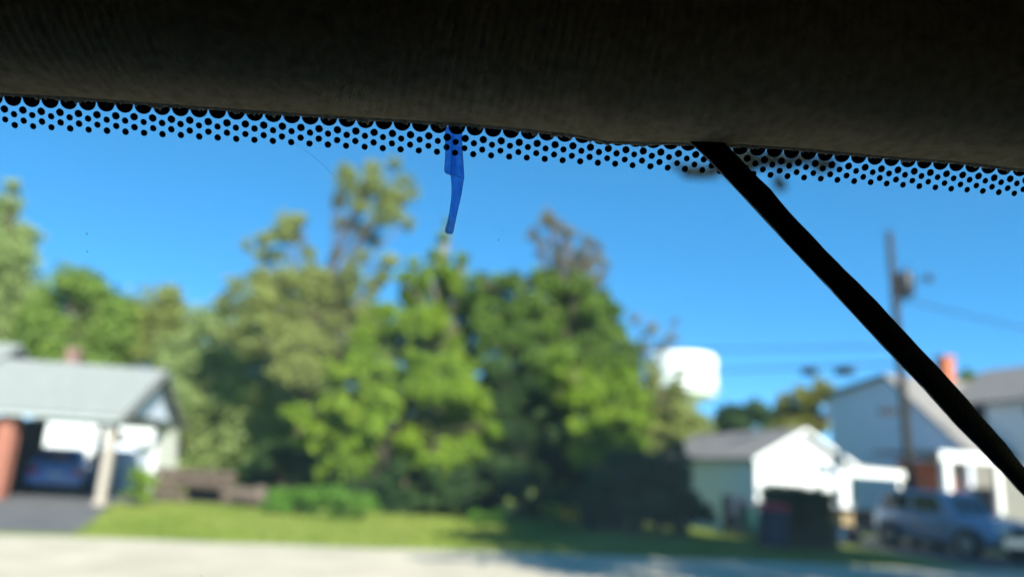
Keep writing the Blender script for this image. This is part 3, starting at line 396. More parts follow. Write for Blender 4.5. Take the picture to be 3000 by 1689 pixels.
# ---------------------------------------------------------------- buildings
def gable_roof(root, x0, x1, y0, y1, zl, zr, zp, xp=None, axis='y', over=0.25, th=0.12, m=None, name='roof'):
    """ridge along axis; slopes fall to both sides; zl/zr eave heights, zp ridge height"""
    xp = (x0 + x1) / 2 if xp is None else xp; obs = []
    a0, a1 = y0 - over, y1 + over
    for (e, ez, sgn) in ((x0, zl, -1), (x1, zr, 1)):
        k = (zp - ez) / abs(xp - e); eo = e + sgn * over; eoz = ez - k * over
        poly = [(eo, a0, eoz + .02), (xp, a0, zp + .02), (xp, a0, zp + th + .02), (eo, a0, eoz + th + .02)]
        mb = MB(); mb.prism(poly, (0, a1 - a0, 0))
        if axis == 'x': mb.v = [(y, x, z) for x, y, z in mb.v]; mb.f = [f[::-1] for f in mb.f]
        obs.append(mb.build(name, m, root))
    return obs
def window(root, c, w, h, face, pane=None, frame=None):
    """face: 'y-' or 'x-' : outward direction"""
    frame = frame or M_trim; pane = pane or M_pane; x, y, z = c; t = 0.07
    mb = MB()
    if face == 'y-':
        for dx in (-w / 2 - t / 2, w / 2 + t / 2): mb.box((x + dx, y - .02, z), (t, .06, h + 2 * t))
        for dz in (-h / 2 - t / 2, h / 2 + t / 2): mb.box((x, y - .022, z + dz), (w, .06, t))
        f = mb.build('window', frame, root)
        MB().box((x, y - .008, z), (w, .02, h)).build('pane', pane, f)
        MB().box((x, y - .03, z), (w, .03, .04)).build('glazing_bar', frame, f)
    else:
        for dy in (-w / 2 - t / 2, w / 2 + t / 2): mb.box((x - .02, y + dy, z), (.06, t, h + 2 * t))
        for dz in (-h / 2 - t / 2, h / 2 + t / 2): mb.box((x - .022, y, z + dz), (.06, w, t))
        f = mb.build('window', frame, root)
        MB().box((x - .008, y, z), (.02, w, h)).build('pane', pane, f)
        MB().box((x - .03, y, z), (.03, w, .04)).build('glazing_bar', frame, f)
    return f

# ranch house with its carport, left
hr = empty('ranch_house', (-10.7, 21.9, 0), R(6)); tag(hr, 'pale roofed house with open carport at the left', 'house')
gable_roof(hr, 0.0, 5.2, -4.2, -0.1, 2.5, 2.5, 3.9, axis='x', over=0.35, th=0.1, m=M_roof_light, name='carport_roof')
MB().prism([(-.02, 0.0, 2.5), (-.02, 5.2, 2.5), (-.02, 2.6, 3.88)], (-.08, 0, 0)).build('gable_panel', M_shade_siding, hr)
rake = MB()
for e in (0.0, 5.2):
    s_ = -1 if e == 0 else 1; k = 1.4 / 2.6
    rake.prism([(.26, e + s_ * .36, 2.5 - k * .36), (.26, 2.6, 3.91), (.26, 2.6, 3.78), (.26, e + s_ * .36, 2.37 - k * .36)], (.04, 0, 0))
rake.build('rake_board', M_roof_grey, hr)
MB().box((-2.1, -.30, 2.31), (4.5, .06, .16)).build('fascia', M_gable, hr)
MB().box((-2.2, .1, 2.4), (4.3, .14, .2)).build('beam', M_trim, hr)
MB().box((-2.2, 5.1, 2.4), (4.3, .14, .2)).build('beam', M_trim, hr)
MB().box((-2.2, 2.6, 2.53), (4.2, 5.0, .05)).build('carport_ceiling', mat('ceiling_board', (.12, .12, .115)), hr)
MB().box((-.12, .1, 1.15), (.22, .22, 2.3)).box((-.12, .1, .06), (.3, .3, .12)).build('post', M_cream, hr)
MB().box((-.5, 5.1, 1.15), (.18, .18, 2.3)).build('post', M_trim, hr)
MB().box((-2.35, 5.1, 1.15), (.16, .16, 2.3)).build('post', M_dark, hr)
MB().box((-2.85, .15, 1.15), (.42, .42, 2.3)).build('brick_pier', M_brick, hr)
MB().box((-5.2, 5.0, 1.15), (2.2, .3, 2.3)).build('back_wall', M_dark, hr)  # near-black colour carries the shade inside the carport
MB().box((-9.6, 3.4, 1.3), (5.4, 6.0, 2.6)).build('wall', M_brick, hr)
MB().box((-3.5, -.12, .68), (.7, .06, 1.36)).build('white_screen', M_trim, hr)
gable_roof(hr, 0.4, 6.8, -11.6, -5.0, 2.7, 2.7, 4.45, axis='x', over=0.35, th=0.12, m=M_roof_light, name='main_roof')
MB().prism([(-5.0, .4, 2.6), (-5.0, 6.8, 2.6), (-5.0, 3.6, 4.4)], (-.1, 0, 0)).build('gable_panel', M_gable, hr)
ch = MB().box((-4.2, 6.4, 4.0), (.42, .42, 1.7)).box((-4.2, 6.4, 4.86), (.5, .5, .12)).build('chimney', mat('pale_pink_brick', (.24, .15, .12), .85, .2, noise=.2), hr)
window(hr, (-7.0, .4, 1.5), 1.3, 1.1, 'y-')

# white neighbour building seen through the carport
nb = empty('white_outbuilding', (-21.9, 36.5, 0), R(6)); tag(nb, 'bright white building seen through and beside the carport', 'building')
MB().box((3.0, 2.0, 1.4), (5.8, 4.0, 2.8)).build('wall', M_white, nb)
gable_roof(nb, 0, 4, .1, 5.9, 2.8, 2.8, 3.4, axis='x', over=0.3, m=M_roof_light)
for wx in (1.2, 3.6): window(nb, (wx, 0, .8), .9, .8, 'y-')
MB().box((5.2, -.03, 1.0), (.9, .06, 2.0)).build('door', M_gable, nb)
bf = empty('board_fence', (-21.5, 33.0, 0), R(6)); tag(bf, 'dark board fence behind the blue car', 'fence')
bd0 = MB().box((0, 0, .58), (.28, .04, 1.16)).build('board', M_pole, bf)
for i in range(22):
    o = bd0 if i == 0 else bd0.copy()
    if i: C.objects.link(o)
    o.location = (i * .3, 0, 0)
MB().box((3.15, .05, .9), (6.6, .05, .09)).build('rail', M_pole, bf); MB().box((3.15, .05, .4), (6.6, .05, .09)).build('rail', M_pole, bf)
sh = empty('garden_shed', (-13.7, 28.4, 0), R(6)); tag(sh, 'garden shed with bluish shade in its wall colour right of the carport post', 'shed')
MB().box((0, 0.9, .85), (1.2, 1.8, 1.7)).build('wall', M_shade_siding, sh)  # bluish shade of a white wall put into the wall colour
gable_roof(sh, -.6, .6, 0, 1.8, 1.7, 1.7, 2.1, over=.12, th=.06, m=M_white)
MB().box((0, -.02, .75), (.6, .04, 1.4)).build('door', M_gable, sh)

# low stone wall with a dark recess, right of the carport
sw = empty('stone_wall', (-10.6, 25.6, 0), R(-4)); tag(sw, 'low pinkish stone wall with dark gap beside the lawn', 'wall')
rng = random.Random(8)
base_stone = MB().box((0, 0, 0), (1, 1, 1), taper=.86).build('stone', M_stone, sw)
bev = base_stone.modifiers.new('bevel', 'BEVEL'); bev.width = .12; bev.segments = 1
first = True
for row, z in enumerate((.13, .39, .65, .9)):
    x = -.3 - .12 * (row % 2)
    while x < 2.3 - row * .1:
        w = rng.uniform(.28, .5)
        if not (0.6 < x + w / 2 < 1.7 and row < 2):
            o = base_stone if first else base_stone.copy()
            if not first: C.objects.link(o)
            first = False
            o.location = (x + w / 2, rng.uniform(-.04, .04), z); o.scale = (w - .025, .36 + rng.uniform(-.04, .04), .24); o.rotation_euler = (0, 0, rng.uniform(-.06, .06))
        x += w
MB().box((1.15, -.02, .5), (1.5, .4, .05)).build('lintel', M_stone, sw)
MB().box((1.15, .3, .24), (1.3, .1, .46)).build('recess_back', M_dark, sw)
for i, (bx, by, br) in enumerate([(-7.5, 25.2, .55), (-6.8, 24.6, .36), (-8.2, 25.6, .5)]):
    mb = MB(); rings = []
    for k in range(5):
        f = k / 4; rr = br * math.sin(math.pi * (.18 + .8 * f)) * (1 if k < 4 else .5)
        rings.append([(rr * math.cos(a * math.pi / 4) * rng.uniform(.85, 1.15) * 1.3, rr * math.sin(a * math.pi / 4) * rng.uniform(.85, 1.15), f * br * 1.25) for a in range(8)])
    o = mb.loft(rings).build('boulder', M_stone, smooth=False); o.location = (bx, by, -.02)
    tag(o, ['largest tan boulder in the middle of the rock group', 'small tan boulder nearest the bright hedge', 'tan boulder nearest the stone wall'][i], 'boulder', 'boulders at the back of the lawn')

# white garage, right of the thicket
AR = R(15)
ga = empty('garage', (8.55, 26.6, 0), AR); tag(ga, 'white garage with sunlit gable behind the dark hedge', 'garage')
MB().box((1.85, 3.6, 1.24), (3.7, 7.2, 2.48)).build('wall', M_white, ga)
MB().prism([(0, 0, 2.48), (3.7, 0, 2.48), (1.85, 0, 3.5)], (0, 7.2, 0)).build('gable_wall', M_white, ga)
gable_roof(ga, 0, 3.7, 0, 7.2, 2.48, 2.48, 3.5, over=.22, th=.1, m=M_roof_grey)
rk = MB()
for s_ in (-1, 1):
    k = 1.02 / 1.85
    rk.prism([(1.85 + s_ * 2.07, -.26, 2.48 - k * .22 - .04), (1.85, -.26, 3.48), (1.85, -.26, 3.61), (1.85 + s_ * 2.07, -.26, 2.48 - k * .22 + .11)], (0, .035, 0))
rk.build('rake_board', M_trim, ga)
gd = MB().box((1.85, -.02, 1.02), (2.6, .05, 2.04)).build('garage_door', M_trim, ga)
for zz in (.5, 1.0, 1.5): MB().box((1.85, -.05, zz), (2.5, .012, .03)).build('door_groove', M_gable, gd)
# lean-to canopy at the garage's right side
MB().prism([(3.96, .4, 2.42), (6.3, .4, 2.3), (6.3, .4, 2.42), (3.96, .4, 2.54)], (0, 4.2, 0)).build('canopy_roof', M_roof_grey, ga)
MB().box((5.2, .36, 2.26), (2.3, .06, .3)).build('canopy_fascia', M_trim, ga)
MB().box((6.2, .5, 1.06), (.12, .12, 2.12)).build('canopy_post', M_trim, ga)
MB().box((5.0, 2.6, 1.6), (1.9, .06, 1.0)).build('green_pane', M_green_pane, ga)
MB().box((5.0, 2.64, .55), (1.9, .06, 1.1)).build('canopy_wall', M_shade_siding, ga)

# big house at the right: gable end in shade, front slope lit, front wing, porch
bh = empty('cape_house', (17.6, 29.7, 0), AR); tag(bh, 'large pale house with grey roof and orange chimney at the right', 'house')
# local: x to the right along the front, y back
MB().prism([(0, 0, 0), (0, 7.8, 0), (0, 7.8, 5.95), (0, 3.9, 6.5), (0, 0, 3.38)], (.2, 0, 0)).build('gable_wall', M_shade_siding, bh)
MB().box((6.2, .1, 1.69), (11.98, .2, 3.38)).build('wall', mat('shaded_taupe_siding', (.2, .19, .165), .8, .2), bh)  # partial shade of the house front put into a darker siding colour
MB().box((6.2, 7.7, 2.9), (11.98, .2, 5.8)).build('wall', M_shade_siding, bh)
k = 3.12 / 3.9
MB().prism([(-.25, -.35, 3.38 - .35 * k + .03), (-.25, 3.9, 6.53), (-.25, 3.9, 6.67), (-.25, -.35, 3.38 - .35 * k + .17)], (12.6, 0, 0)).build('roof', M_roof_grey, bh)
MB().prism([(-.25, 3.9, 6.53), (-.25, 8.1, 5.94), (-.25, 8.1, 6.08), (-.25, 3.9, 6.67)], (12.6, 0, 0)).build('rear_roof', M_roof_grey, bh)
MB().box((3.1, 3.9, 6.75), (.52, .52, 1.7)).box((3.1, 3.9, 7.65), (.62, .62, .12)).build('chimney', M_brick_or, bh)
MB().box((-.02, 3.0, 5.05), (.06, .55, .3)).build('gable_vent', M_darkmetal, bh)
# front wing
MB().prism([(2.0, -2.3, 0), (7.0, -2.3, 0), (7.0, -2.3, 5.4), (4.5, -2.3, 7.0), (2.0, -2.3, 5.4)], (0, 3.2, 0)).build('front_wing', M_white, bh)
gable_roof(bh, 2.0, 7.0, -2.3, 2.9, 5.4, 5.4, 7.0, over=.25, th=.12, m=M_roof_grey, name='wing_roof')
MB().lathe([(.16, -.06), (.2, -.04), (.2, 0)], (1.99, -1.1, 4.95), 'x', 14).build('round_vent', M_darkmetal, bh)
window(bh, (4.5, -2.3, 4.2), 1.0, 1.3, 'y-'); window(bh, (4.5, -2.3, 1.5), 1.4, 1.3, 'y-')
# side porch against the gable end
MB().box((-1.3, .3, 3.12), (2.7, 3.4, .1)).build('porch_roof', M_roof_grey, bh)
MB().box((-1.3, -1.42, 3.0), (2.76, .08, .34)).build('porch_beam', M_trim, bh)
MB().box((-2.35, -1.3, 1.4), (.26, .26, 2.8)).box((-2.35, -1.3, .1), (.34, .34, .2)).build('porch_post', M_trim, bh)
MB().box((-.1, -1.3, 1.4), (.2, .2, 2.8)).build('porch_post', M_trim, bh)
MB().box((-1.35, .66, 1.45), (2.5, .12, 2.8)).build('porch_wall', M_brick_or, bh)
pd = MB().box((-2.1, .57, 1.1), (1.0, .08, 2.1)).build('door', M_door, bh)
MB().lathe([(.03, -.05), (.04, -.02), (.04, 0)], (-1.75, .52, 1.1), 'y', 10).build('handle', M_chrome, pd)
MB().box((-1.3, .2, .08), (3.0, 3.4, .16)).build('porch_floor', M_road, bh)
MB().box((.9, -1.1, 1.4), (1.7, .1, 2.8)).build('porch_side_wall', mat('shaded_taupe_siding', (.15, .14, .125), .8, .2), bh)

# orange chair on the porch
oc = empty('porch_chair', (16.45, 28.05, .16), AR + .5); tag(oc, 'orange plastic chair on the house porch', 'chair')
MB().box((0, 0, .42), (.55, .5, .05)).build('seat', M_orange, oc)
MB().prism([(-.28, .24, .42), (.28, .24, .42), (.24, .36, .98), (-.24, .36, .98)], (0, .04, 0)).build('backrest', M_orange, oc)
for sx in (-.24, .24):
    for sy in (-.2, .2): MB().box((sx, sy, .2), (.05, .05, .4)).build('leg', M_orange, oc)
    MB().box((sx, .02, .64), (.05, .48, .04)).build('armrest', M_orange, oc)

# water tower far behind
wt = empty('water_tower', (56.7, 250, 0)); tag(wt, 'big white water tank far beyond the trees', 'water tower')
prof = [(5.6, 26.6), (9.2, 27.6), (10.8, 28.6), (11.2, 29.6), (11.2, 39.6), (10.95, 41.0), (10.2, 41.7), (5.0, 42.2), (.8, 42.4)]
MB().lathe(prof, (0, 0, 0), 'z', 40).build('tank', M_tower, wt, True)
MB().lathe([(4.6, 0), (3.2, 5), (2.9, 20), (3.6, 24), (5.7, 26.9)], (0, 0, 0), 'z', 24).build('pedestal', M_tower, wt, True)
mb = MB(); mb.lathe([(11.6, 30.9), (12.3, 30.9), (12.3, 31.1), (11.6, 31.1)], (0, 0, 0), 'z', 40); mb.build('balcony', M_tower, wt)

# ---------------------------------------------------------------- utility pole, splice cases, wires
PX, PY = 12.75, 25.0
up_ = empty('utility_pole', (PX, PY, 0)); tag(up_, 'dark wooden utility pole with transformer near the big house', 'utility pole')
MB().tube([(.25, 0, -.1), (.14, 0, 3.5), (.04, 0, 7), (-.07, 0, 10.25)], [.15, .135, .12, .1], 12).build('shaft', M_pole, up_, True)
tf = MB().lathe([(.2, 7.98), (.27, 8.03), (.28, 8.1), (.28, 8.72), (.24, 8.8), (.1, 8.84)], (.36, -.05, 0), 'z', 18).build('transformer', M_darkmetal, up_, True)
MB().tube([(.36, -.05, 8.82), (.4, -.05, 9.0), (.44, -.05, 9.08)], [.05, .035, .03], 8).build('bushing', M_darkmetal, tf)
MB().tube([(.02, 0, 7.45), (.2, -.03, 7.8), (.34, -.05, 8.02)], .045, 6).build('bracket', M_darkmetal, up_)
MB().tube([(.6, 0, 8.45), (.95, 0, 8.62), (1.3, 0, 8.68)], [.03, .028, .025], 6).build('arm', M_darkmetal, up_)
MB().lathe([(.05, 8.56), (.14, 8.6), (.14, 8.74), (.06, 8.8)], (1.2, 0, 0), 'z', 10).build('insulator', M_darkmetal, up_)
MB().box((-.42, -.02, 4.15), (.55, .16, .2)).build('terminal_box', M_darkmetal, up_)
MB().box((-.05, -.04, 4.15), (.4, .06, .06)).build('bracket', M_darkmetal, up_)
def wire(name, a, b, sag, r, label, group=None):
    a, b = Vector(a), Vector(b); pts = [a.lerp(b, i / 14) - Vector((0, 0, sag * 4 * (i / 14) * (1 - i / 14))) for i in range(15)]
    o = MB().tube(pts, r, 5).build(name, M_wire); tag(o, label, 'wire', group or 'overhead wires at the pole'); return o
wire('overhead_wire', (PX + .3, PY, 7.9), (34, 31, 7.6), .5, .026, 'service wire running right from below the transformer')
wire('overhead_wire', (PX, PY, 6.3), (-28, 37, 6.6), .5, .026, 'uppermost cable crossing the sky left of the pole')
wire('overhead_wire', (PX, PY, 5.72), (-20, 52, 6.6), .3, .03, 'lower cable carrying the dark splice cases')
def splice(x, y, z, label, L):
    root = empty('splice_case', (x, y, z), R(142)); tag(root, label, 'splice case', 'splice cases on the lower cable')
    MB().lathe([(.04, -L / 2), (.12, -L / 2 + .05), (.14, -L / 4), (.14, L / 4), (.12, L / 2 - .05), (.04, L / 2)], (0, 0, -.1), 'x', 12).build('case', M_darkmetal, root, True)
    MB().box((0, 0, .06), (.04, .04, .12)).build('hanger', M_darkmetal, root)
splice(11.45, 26.05, 5.62, 'dark splice case nearer the pole', .7)
splice(10.55, 26.8, 5.66, 'fainter splice case farther left of the pole', .6)

# ---------------------------------------------------------------- vehicles
def vehicle(name, label, cat, loc, heading, L, W, zb, belt, roof, hood, y_gh, paint, kind, group=None):
    """heading: direction the nose points (radians). y_gh: (rear belt, rear roof, front roof, front belt)"""
    root = empty(name, (*loc, 0), heading - math.pi / 2); tag(root, label, cat, group)
    w = W / 2
    def ring(y, k, zbot, ztop, crown=.03):
        h = [(w * k * .80, zbot), (w * k * .96, zbot + .10), (w * k, zbot + .30), (w * k * .985, ztop - .16), (w * k * .93, ztop - .03), (w * k * .72, ztop + crown)]
        return [(x, y, z) for x, z in h] + [(-x, y, z) for x, z in h[::-1]]
    rb, rr, fr, fb = y_gh; tail = belt if kind == 'suv' else belt - .02
    st_ = [(-L / 2, .80, zb + .12, tail - .16), (-L / 2 + .08, .90, zb + .04, tail - .05), (-L / 2 + .45, .98, zb, tail), (rb + .4, 1.0, zb, belt), (0, 1.0, zb, belt), (fb - .1, 1.0, zb, belt - .01), (fb + .25, .99, zb, hood + .04), (L / 2 - .45, .95, zb, hood - .03), (L / 2 - .12, .86, zb + .05, hood - .12), (L / 2, .74, zb + .14, hood - .3)]
    MB().loft([ring(*s_) for s_ in st_]).build('body', paint, root, True)
    # greenhouse
    def gring(y0, y1, ww, z): c = .12; return [(ww - c, y0, z), (ww, y0 + c, z), (ww, y1 - c, z), (ww - c, y1, z), (-ww + c, y1, z), (-ww, y1 - c, z), (-ww, y0 + c, z), (-ww + c, y0, z)]
    g0, g1 = gring(rb, fb, w * .93, belt - .02), gring(rr, fr, w * .76, roof - .07)
    g2 = gring(rr + .12, fr - .15, w * .66, roof)
    MB().loft([g0, g1, g2]).build('cabin', paint, root, False)
    def pane(nm, i, j, a0, a1, b0=.14, b1=.9, off=.008, m=M_carglass):
        p = lambda t, h: (Vector(g0[i]).lerp(Vector(g0[j]), t)).lerp(Vector(g1[i]).lerp(Vector(g1[j]), t), h)
        q = [p(a0, b0), p(a1, b0), p(a1, b1), p(a0, b1)]; n = (q[1] - q[0]).cross(q[3] - q[0]).normalized()
        ctr = Vector((0, (rb + fb) / 2, belt)); n = n if n.dot(q[0] - ctr) > 0 else -n
        return MB().prism([x + n * off for x in q], -n * .012).build(nm, m, root)
    for i, j in ((1, 2), (6, 5)):
        pane('side_window', i, j, .06, .46); pane('side_window', i, j, .52, .92)
    pane('windscreen', 3, 4, .04, .96); pane('rear_window', 0, 7, .06, .94, .2, .88)
    # doors handles, wheels
    for sx in (-1, 1):
        for yy in (-.35, .65): MB().box((sx * (w + .005), yy, belt - .2), (.035, .2, .035)).build('door_handle', M_chrome, root)
        MB().box((sx * (w + .1), fb - .25, belt + .05), (.2, .12, .14)).build('wing_mirror', paint, root)
    wr = .33 if kind != 'suv' else .38
    for sx in (-1, 1):
        for yy in (-L * .29, L * .30):
            MB().lathe([(wr + .07, -.03), (wr + .07, .012)], (sx * (w - .012), yy, wr), 'x', 24).build('wheel_arch', M_blackplastic, root)
            t_ = MB().lathe([(wr * .62, -.11), (wr * .93, -.11), (wr, -.07), (wr, .07), (wr * .93, .11), (wr * .62, .11)], (sx * (w - .07), yy, wr), 'x', 24).build('wheel', M_tyre, root, False)
            rm = MB().lathe([(wr * .6, -.02), (wr * .6, .02), (wr * .2, .03)], (sx * (w + .03), yy, wr), 'x', 20)
            rm.build('rim', M_rim, t_)
    # ends
    for sx in (-1, 1):
        MB().box((sx * w * .72, -L / 2 + .03, tail - .22), (w * .3, .14, .2)).build('tail_light', M_redlens, root)
        MB().box((sx * w * .66, L / 2 - .1, hood - .2), (w * .34, .22, .17)).build('headlight', M_lens, root)
    MB().box((0, L / 2 - .02, hood - .24), (w * .9, .1, .2)).build('grille', M_blackplastic, root)
    MB().box((0, L / 2 - .04, zb + .22), (W * .84, .2, .2)).build('front_bumper', paint if kind != 'suv' else M_chrome, root)
    MB().box((0, -L / 2 + .02, zb + .2), (W * .86, .2, .24)).build('rear_bumper', paint, root)
    MB().box((0, -L / 2 - .03, tail - .32), (.5, .03, .14)).build('number_plate', M_plate, root)
    MB().box((0, 0, zb + .06), (W * .8, L * .86, .16)).build('underbody', M_blackplastic, root)
    return root
vehicle('parked_car', 'blue car parked nose in under the carport', 'car', (-15.35, 28.0), R(115), 4.4, 1.76, .22, .92, 1.44, .9, (-1.75, -1.1, .35, 1.15), M_bluecar, 'car')
vehicle('parked_car', 'silver blue sport utility vehicle facing the road at right', 'car', (13.15, 23.3), math.atan2(-.95, .3), 4.6, 1.86, .3, 1.08, 1.74, 1.05, (-2.1, -1.75, .45, 1.0), M_suv, 'suv')

# low dark utility trailer with tan load
tl = empty('utility_trailer', (10.35, 23.9, 0), AR); tag(tl, 'low dark trailer with a tan load between hedge and silver car', 'trailer')
MB().box((0, .9, .52), (1.7, 2.2, .08)).build('bed', M_darkmetal, tl)
for sx in (-.85, .85): MB().box((sx, .9, .82), (.05, 2.2, .5)).build('side_rail', M_darkmetal, tl)
MB().box((0, 2.0, .82), (1.7, .05, .5)).build('front_rail', M_darkmetal, tl)
for sx in (-.98, .98):
    t_ = MB().lathe([(.18, -.09), (.27, -.09), (.3, -.05), (.3, .05), (.27, .09), (.18, .09)], (sx, .9, .3), 'x', 20).build('wheel', M_tyre, tl)
    MB().lathe([(.17, -.07), (.17, .095), (.06, .1)], (sx, .9, .3), 'x', 16).build('rim', M_rim, t_)
ld = MB().box((.1, .6, .75), (.75, .7, .36)).build('tan_crate', mat('tan_cardboard', (.5, .36, .19), .8, .1)); ld.parent = None
ld.location = tl.location; ld.rotation_euler = tl.rotation_euler; tag(ld, 'tan cardboard box lying on the dark trailer', 'box')
bk = MB().lathe([(.13, 0), (.16, .3), (.17, .3), (.17, .32), (.14, .32), (.12, .04)], (0, 0, 0), 'z', 18).build('bucket', M_trim, smooth=False)
bk.location = (9.32, 22.9, 0); tag(bk, 'white bucket on the ground left of the trailer', 'bucket')

# bins beside the garage
def bin_(label, x, y, m, lid, h=1.05):
    root = empty('wheeled_bin', (x, y, 0), AR); tag(root, label, 'bin', 'bins beside the garage')
    MB().box((0, 0, h / 2 + .03), (.46, .5, h - .1), taper=1.16).build('body', m, root)
    MB().prism([(-.29, -.32, h), (.29, -.32, h), (.29, .3, h + .06), (-.29, .3, h + .06)], (0, 0, .12)).build('lid', lid, root)
    for sx in (-.24, .24): MB().lathe([(.1, -.03), (.1, .03)], (sx, .24, .1), 'x', 14).build('wheel', M_tyre, root)
    MB().tube([(-.22, .34, h + .02), (.22, .34, h + .02)], .018, 6).build('handle', m, root)
M_bin = mat('dark_blue_bin', (.02, .03, .05), .5, .3); M_teal = mat('teal_bin', (.02, .09, .08), .5, .3); M_red = mat('red_plastic', (.5, .02, .04), .4, .4)
bin_('dark bin beside the garage side wall', 7.75, 26.4, M_bin, M_bin)
bin_('teal bin with dark lid next to the dark bins', 7.9, 25.2, M_teal, M_bin, .9)
bin_('dark bin with red lid at the left end of the clipped hedge', 7.15, 20.85, M_bin, M_red, 1.0)

# ---------------------------------------------------------------- the vehicle the picture is taken from
def wcurve(s):
    x0, y0, z0, e, b, g, c = -0.00038235, 0.15973189, 0.07108785, 0.05979603, 0.01788855, 0.22499239, 0.05206531
    sc = max(-.14, min(.14, s)); ds = s - sc
    return Vector((x0 + s * math.sqrt(1 - e * e - b * b), y0 + e * sc + g * sc * sc + ds * (e + 2 * g * sc), 1.55 + z0 + b * sc + c * sc * sc + ds * (b + 2 * c * sc)))
GD = Vector((-.06 * math.cos(R(62)), math.cos(R(62)), -math.sin(R(62)))).normalized()      # down the glass
def wframe(s):
    T = (wcurve(s + 1e-4) - wcurve(s - 1e-4)).normalized(); N = T.cross(GD).normalized()
    return T, (N if N.y < 0 else -N)                                                        # N points into the cabin
def glass(s, t, off=0.0):
    T, N = wframe(s); return wcurve(s) + GD * t + N * off
def interp(tab, s):
    if s <= tab[0][0]: return tab[0][1]
    for (a, va), (b, vb) in zip(tab, tab[1:]):
        if s <= b: return va + (vb - va) * (s - a) / (b - a)
    return tab[-1][1]

M_headliner = bpy.data.materials.new('headliner_fabric'); M_headliner.use_nodes = True
nt = M_headliner.node_tree; b = nt.nodes['Principled BSDF']; b.inputs['Roughness'].default_value = .95; b.inputs['Specular IOR Level'].default_value = .05
tc = nt.nodes.new('ShaderNodeTexCoord')
wv = nt.nodes.new('ShaderNodeTexWave'); wv.wave_type = 'BANDS'; wv.bands_direction = 'X'; wv.inputs['Scale'].default_value = 150; wv.inputs['Distortion'].default_value = 2.2; wv.inputs['Detail'].default_value = 2; wv.inputs['Detail Scale'].default_value = 1.2
mp = nt.nodes.new('ShaderNodeMapping'); mp.inputs['Rotation'].default_value = (0, R(-14), 0)
ns = nt.nodes.new('ShaderNodeTexNoise'); ns.inputs['Scale'].default_value = 2600; ns.inputs['Detail'].default_value = 3
n3 = nt.nodes.new('ShaderNodeTexNoise'); n3.inputs['Scale'].default_value = 420; n3.inputs['Detail'].default_value = 4
mul = nt.nodes.new('ShaderNodeMath'); mul.operation = 'MULTIPLY_ADD'; mul.inputs[1].default_value = .55
add = nt.nodes.new('ShaderNodeMath'); add.operation = 'MULTIPLY_ADD'; add.inputs[1].default_value = .9
bp = nt.nodes.new('ShaderNodeBump'); bp.inputs['Strength'].default_value = .6; bp.inputs['Distance'].default_value = .0005
cr = nt.nodes.new('ShaderNodeValToRGB'); cr.color_ramp.elements[0].color = (.40, .30, .175, 1); cr.color_ramp.elements[1].color = (.58, .45, .28, 1); cr.color_ramp.elements[0].position = .3; cr.color_ramp.elements[1].position = .7
nt.links.new(tc.outputs['Object'], mp.inputs['Vector']); nt.links.new(mp.outputs[0], wv.inputs['Vector'])
nt.links.new(tc.outputs['Object'], ns.inputs['Vector']); nt.links.new(tc.outputs['Object'], n3.inputs['Vector'])
mul.inputs[0].default_value = 0.0; nt.links.new(n3.outputs['Fac'], mul.inputs[2])
nt.links.new(ns.outputs['Fac'], add.inputs[0]); nt.links.new(mul.outputs[0], add.inputs[2])
nt.links.new(add.outputs[0], bp.inputs['Height']); nt.links.new(bp.outputs[0], b.inputs['Normal'])
nt.links.new(n3.outputs['Fac'], cr.inputs['Fac']); nt.links.new(cr.outputs[0], b.inputs['Base Color'])

M_fringe = mat('frayed_foam_edge', (.72, .67, .55), .95, .05, noise=.35, nscale=900)
M_frit = mat('black_ceramic_frit', (.004, .004, .006), .5, .2)
M_strap = mat('black_rubber', (.0015, .0015, .002), .38, .3, bump=.15, bscale=1500)
M_dash = mat('dark_dash', (.008, .008, .008), .9, .05)
M_bounce = mat('bounce_beige', (.8, .74, .62), .9, .1, noise=.06, nscale=60)
M_blackout = mat('opaque_blackout', (.004, .004, .004), .1, .3)
M_carbody = mat('white_car_paint', (.82, .81, .78), .4, .5)

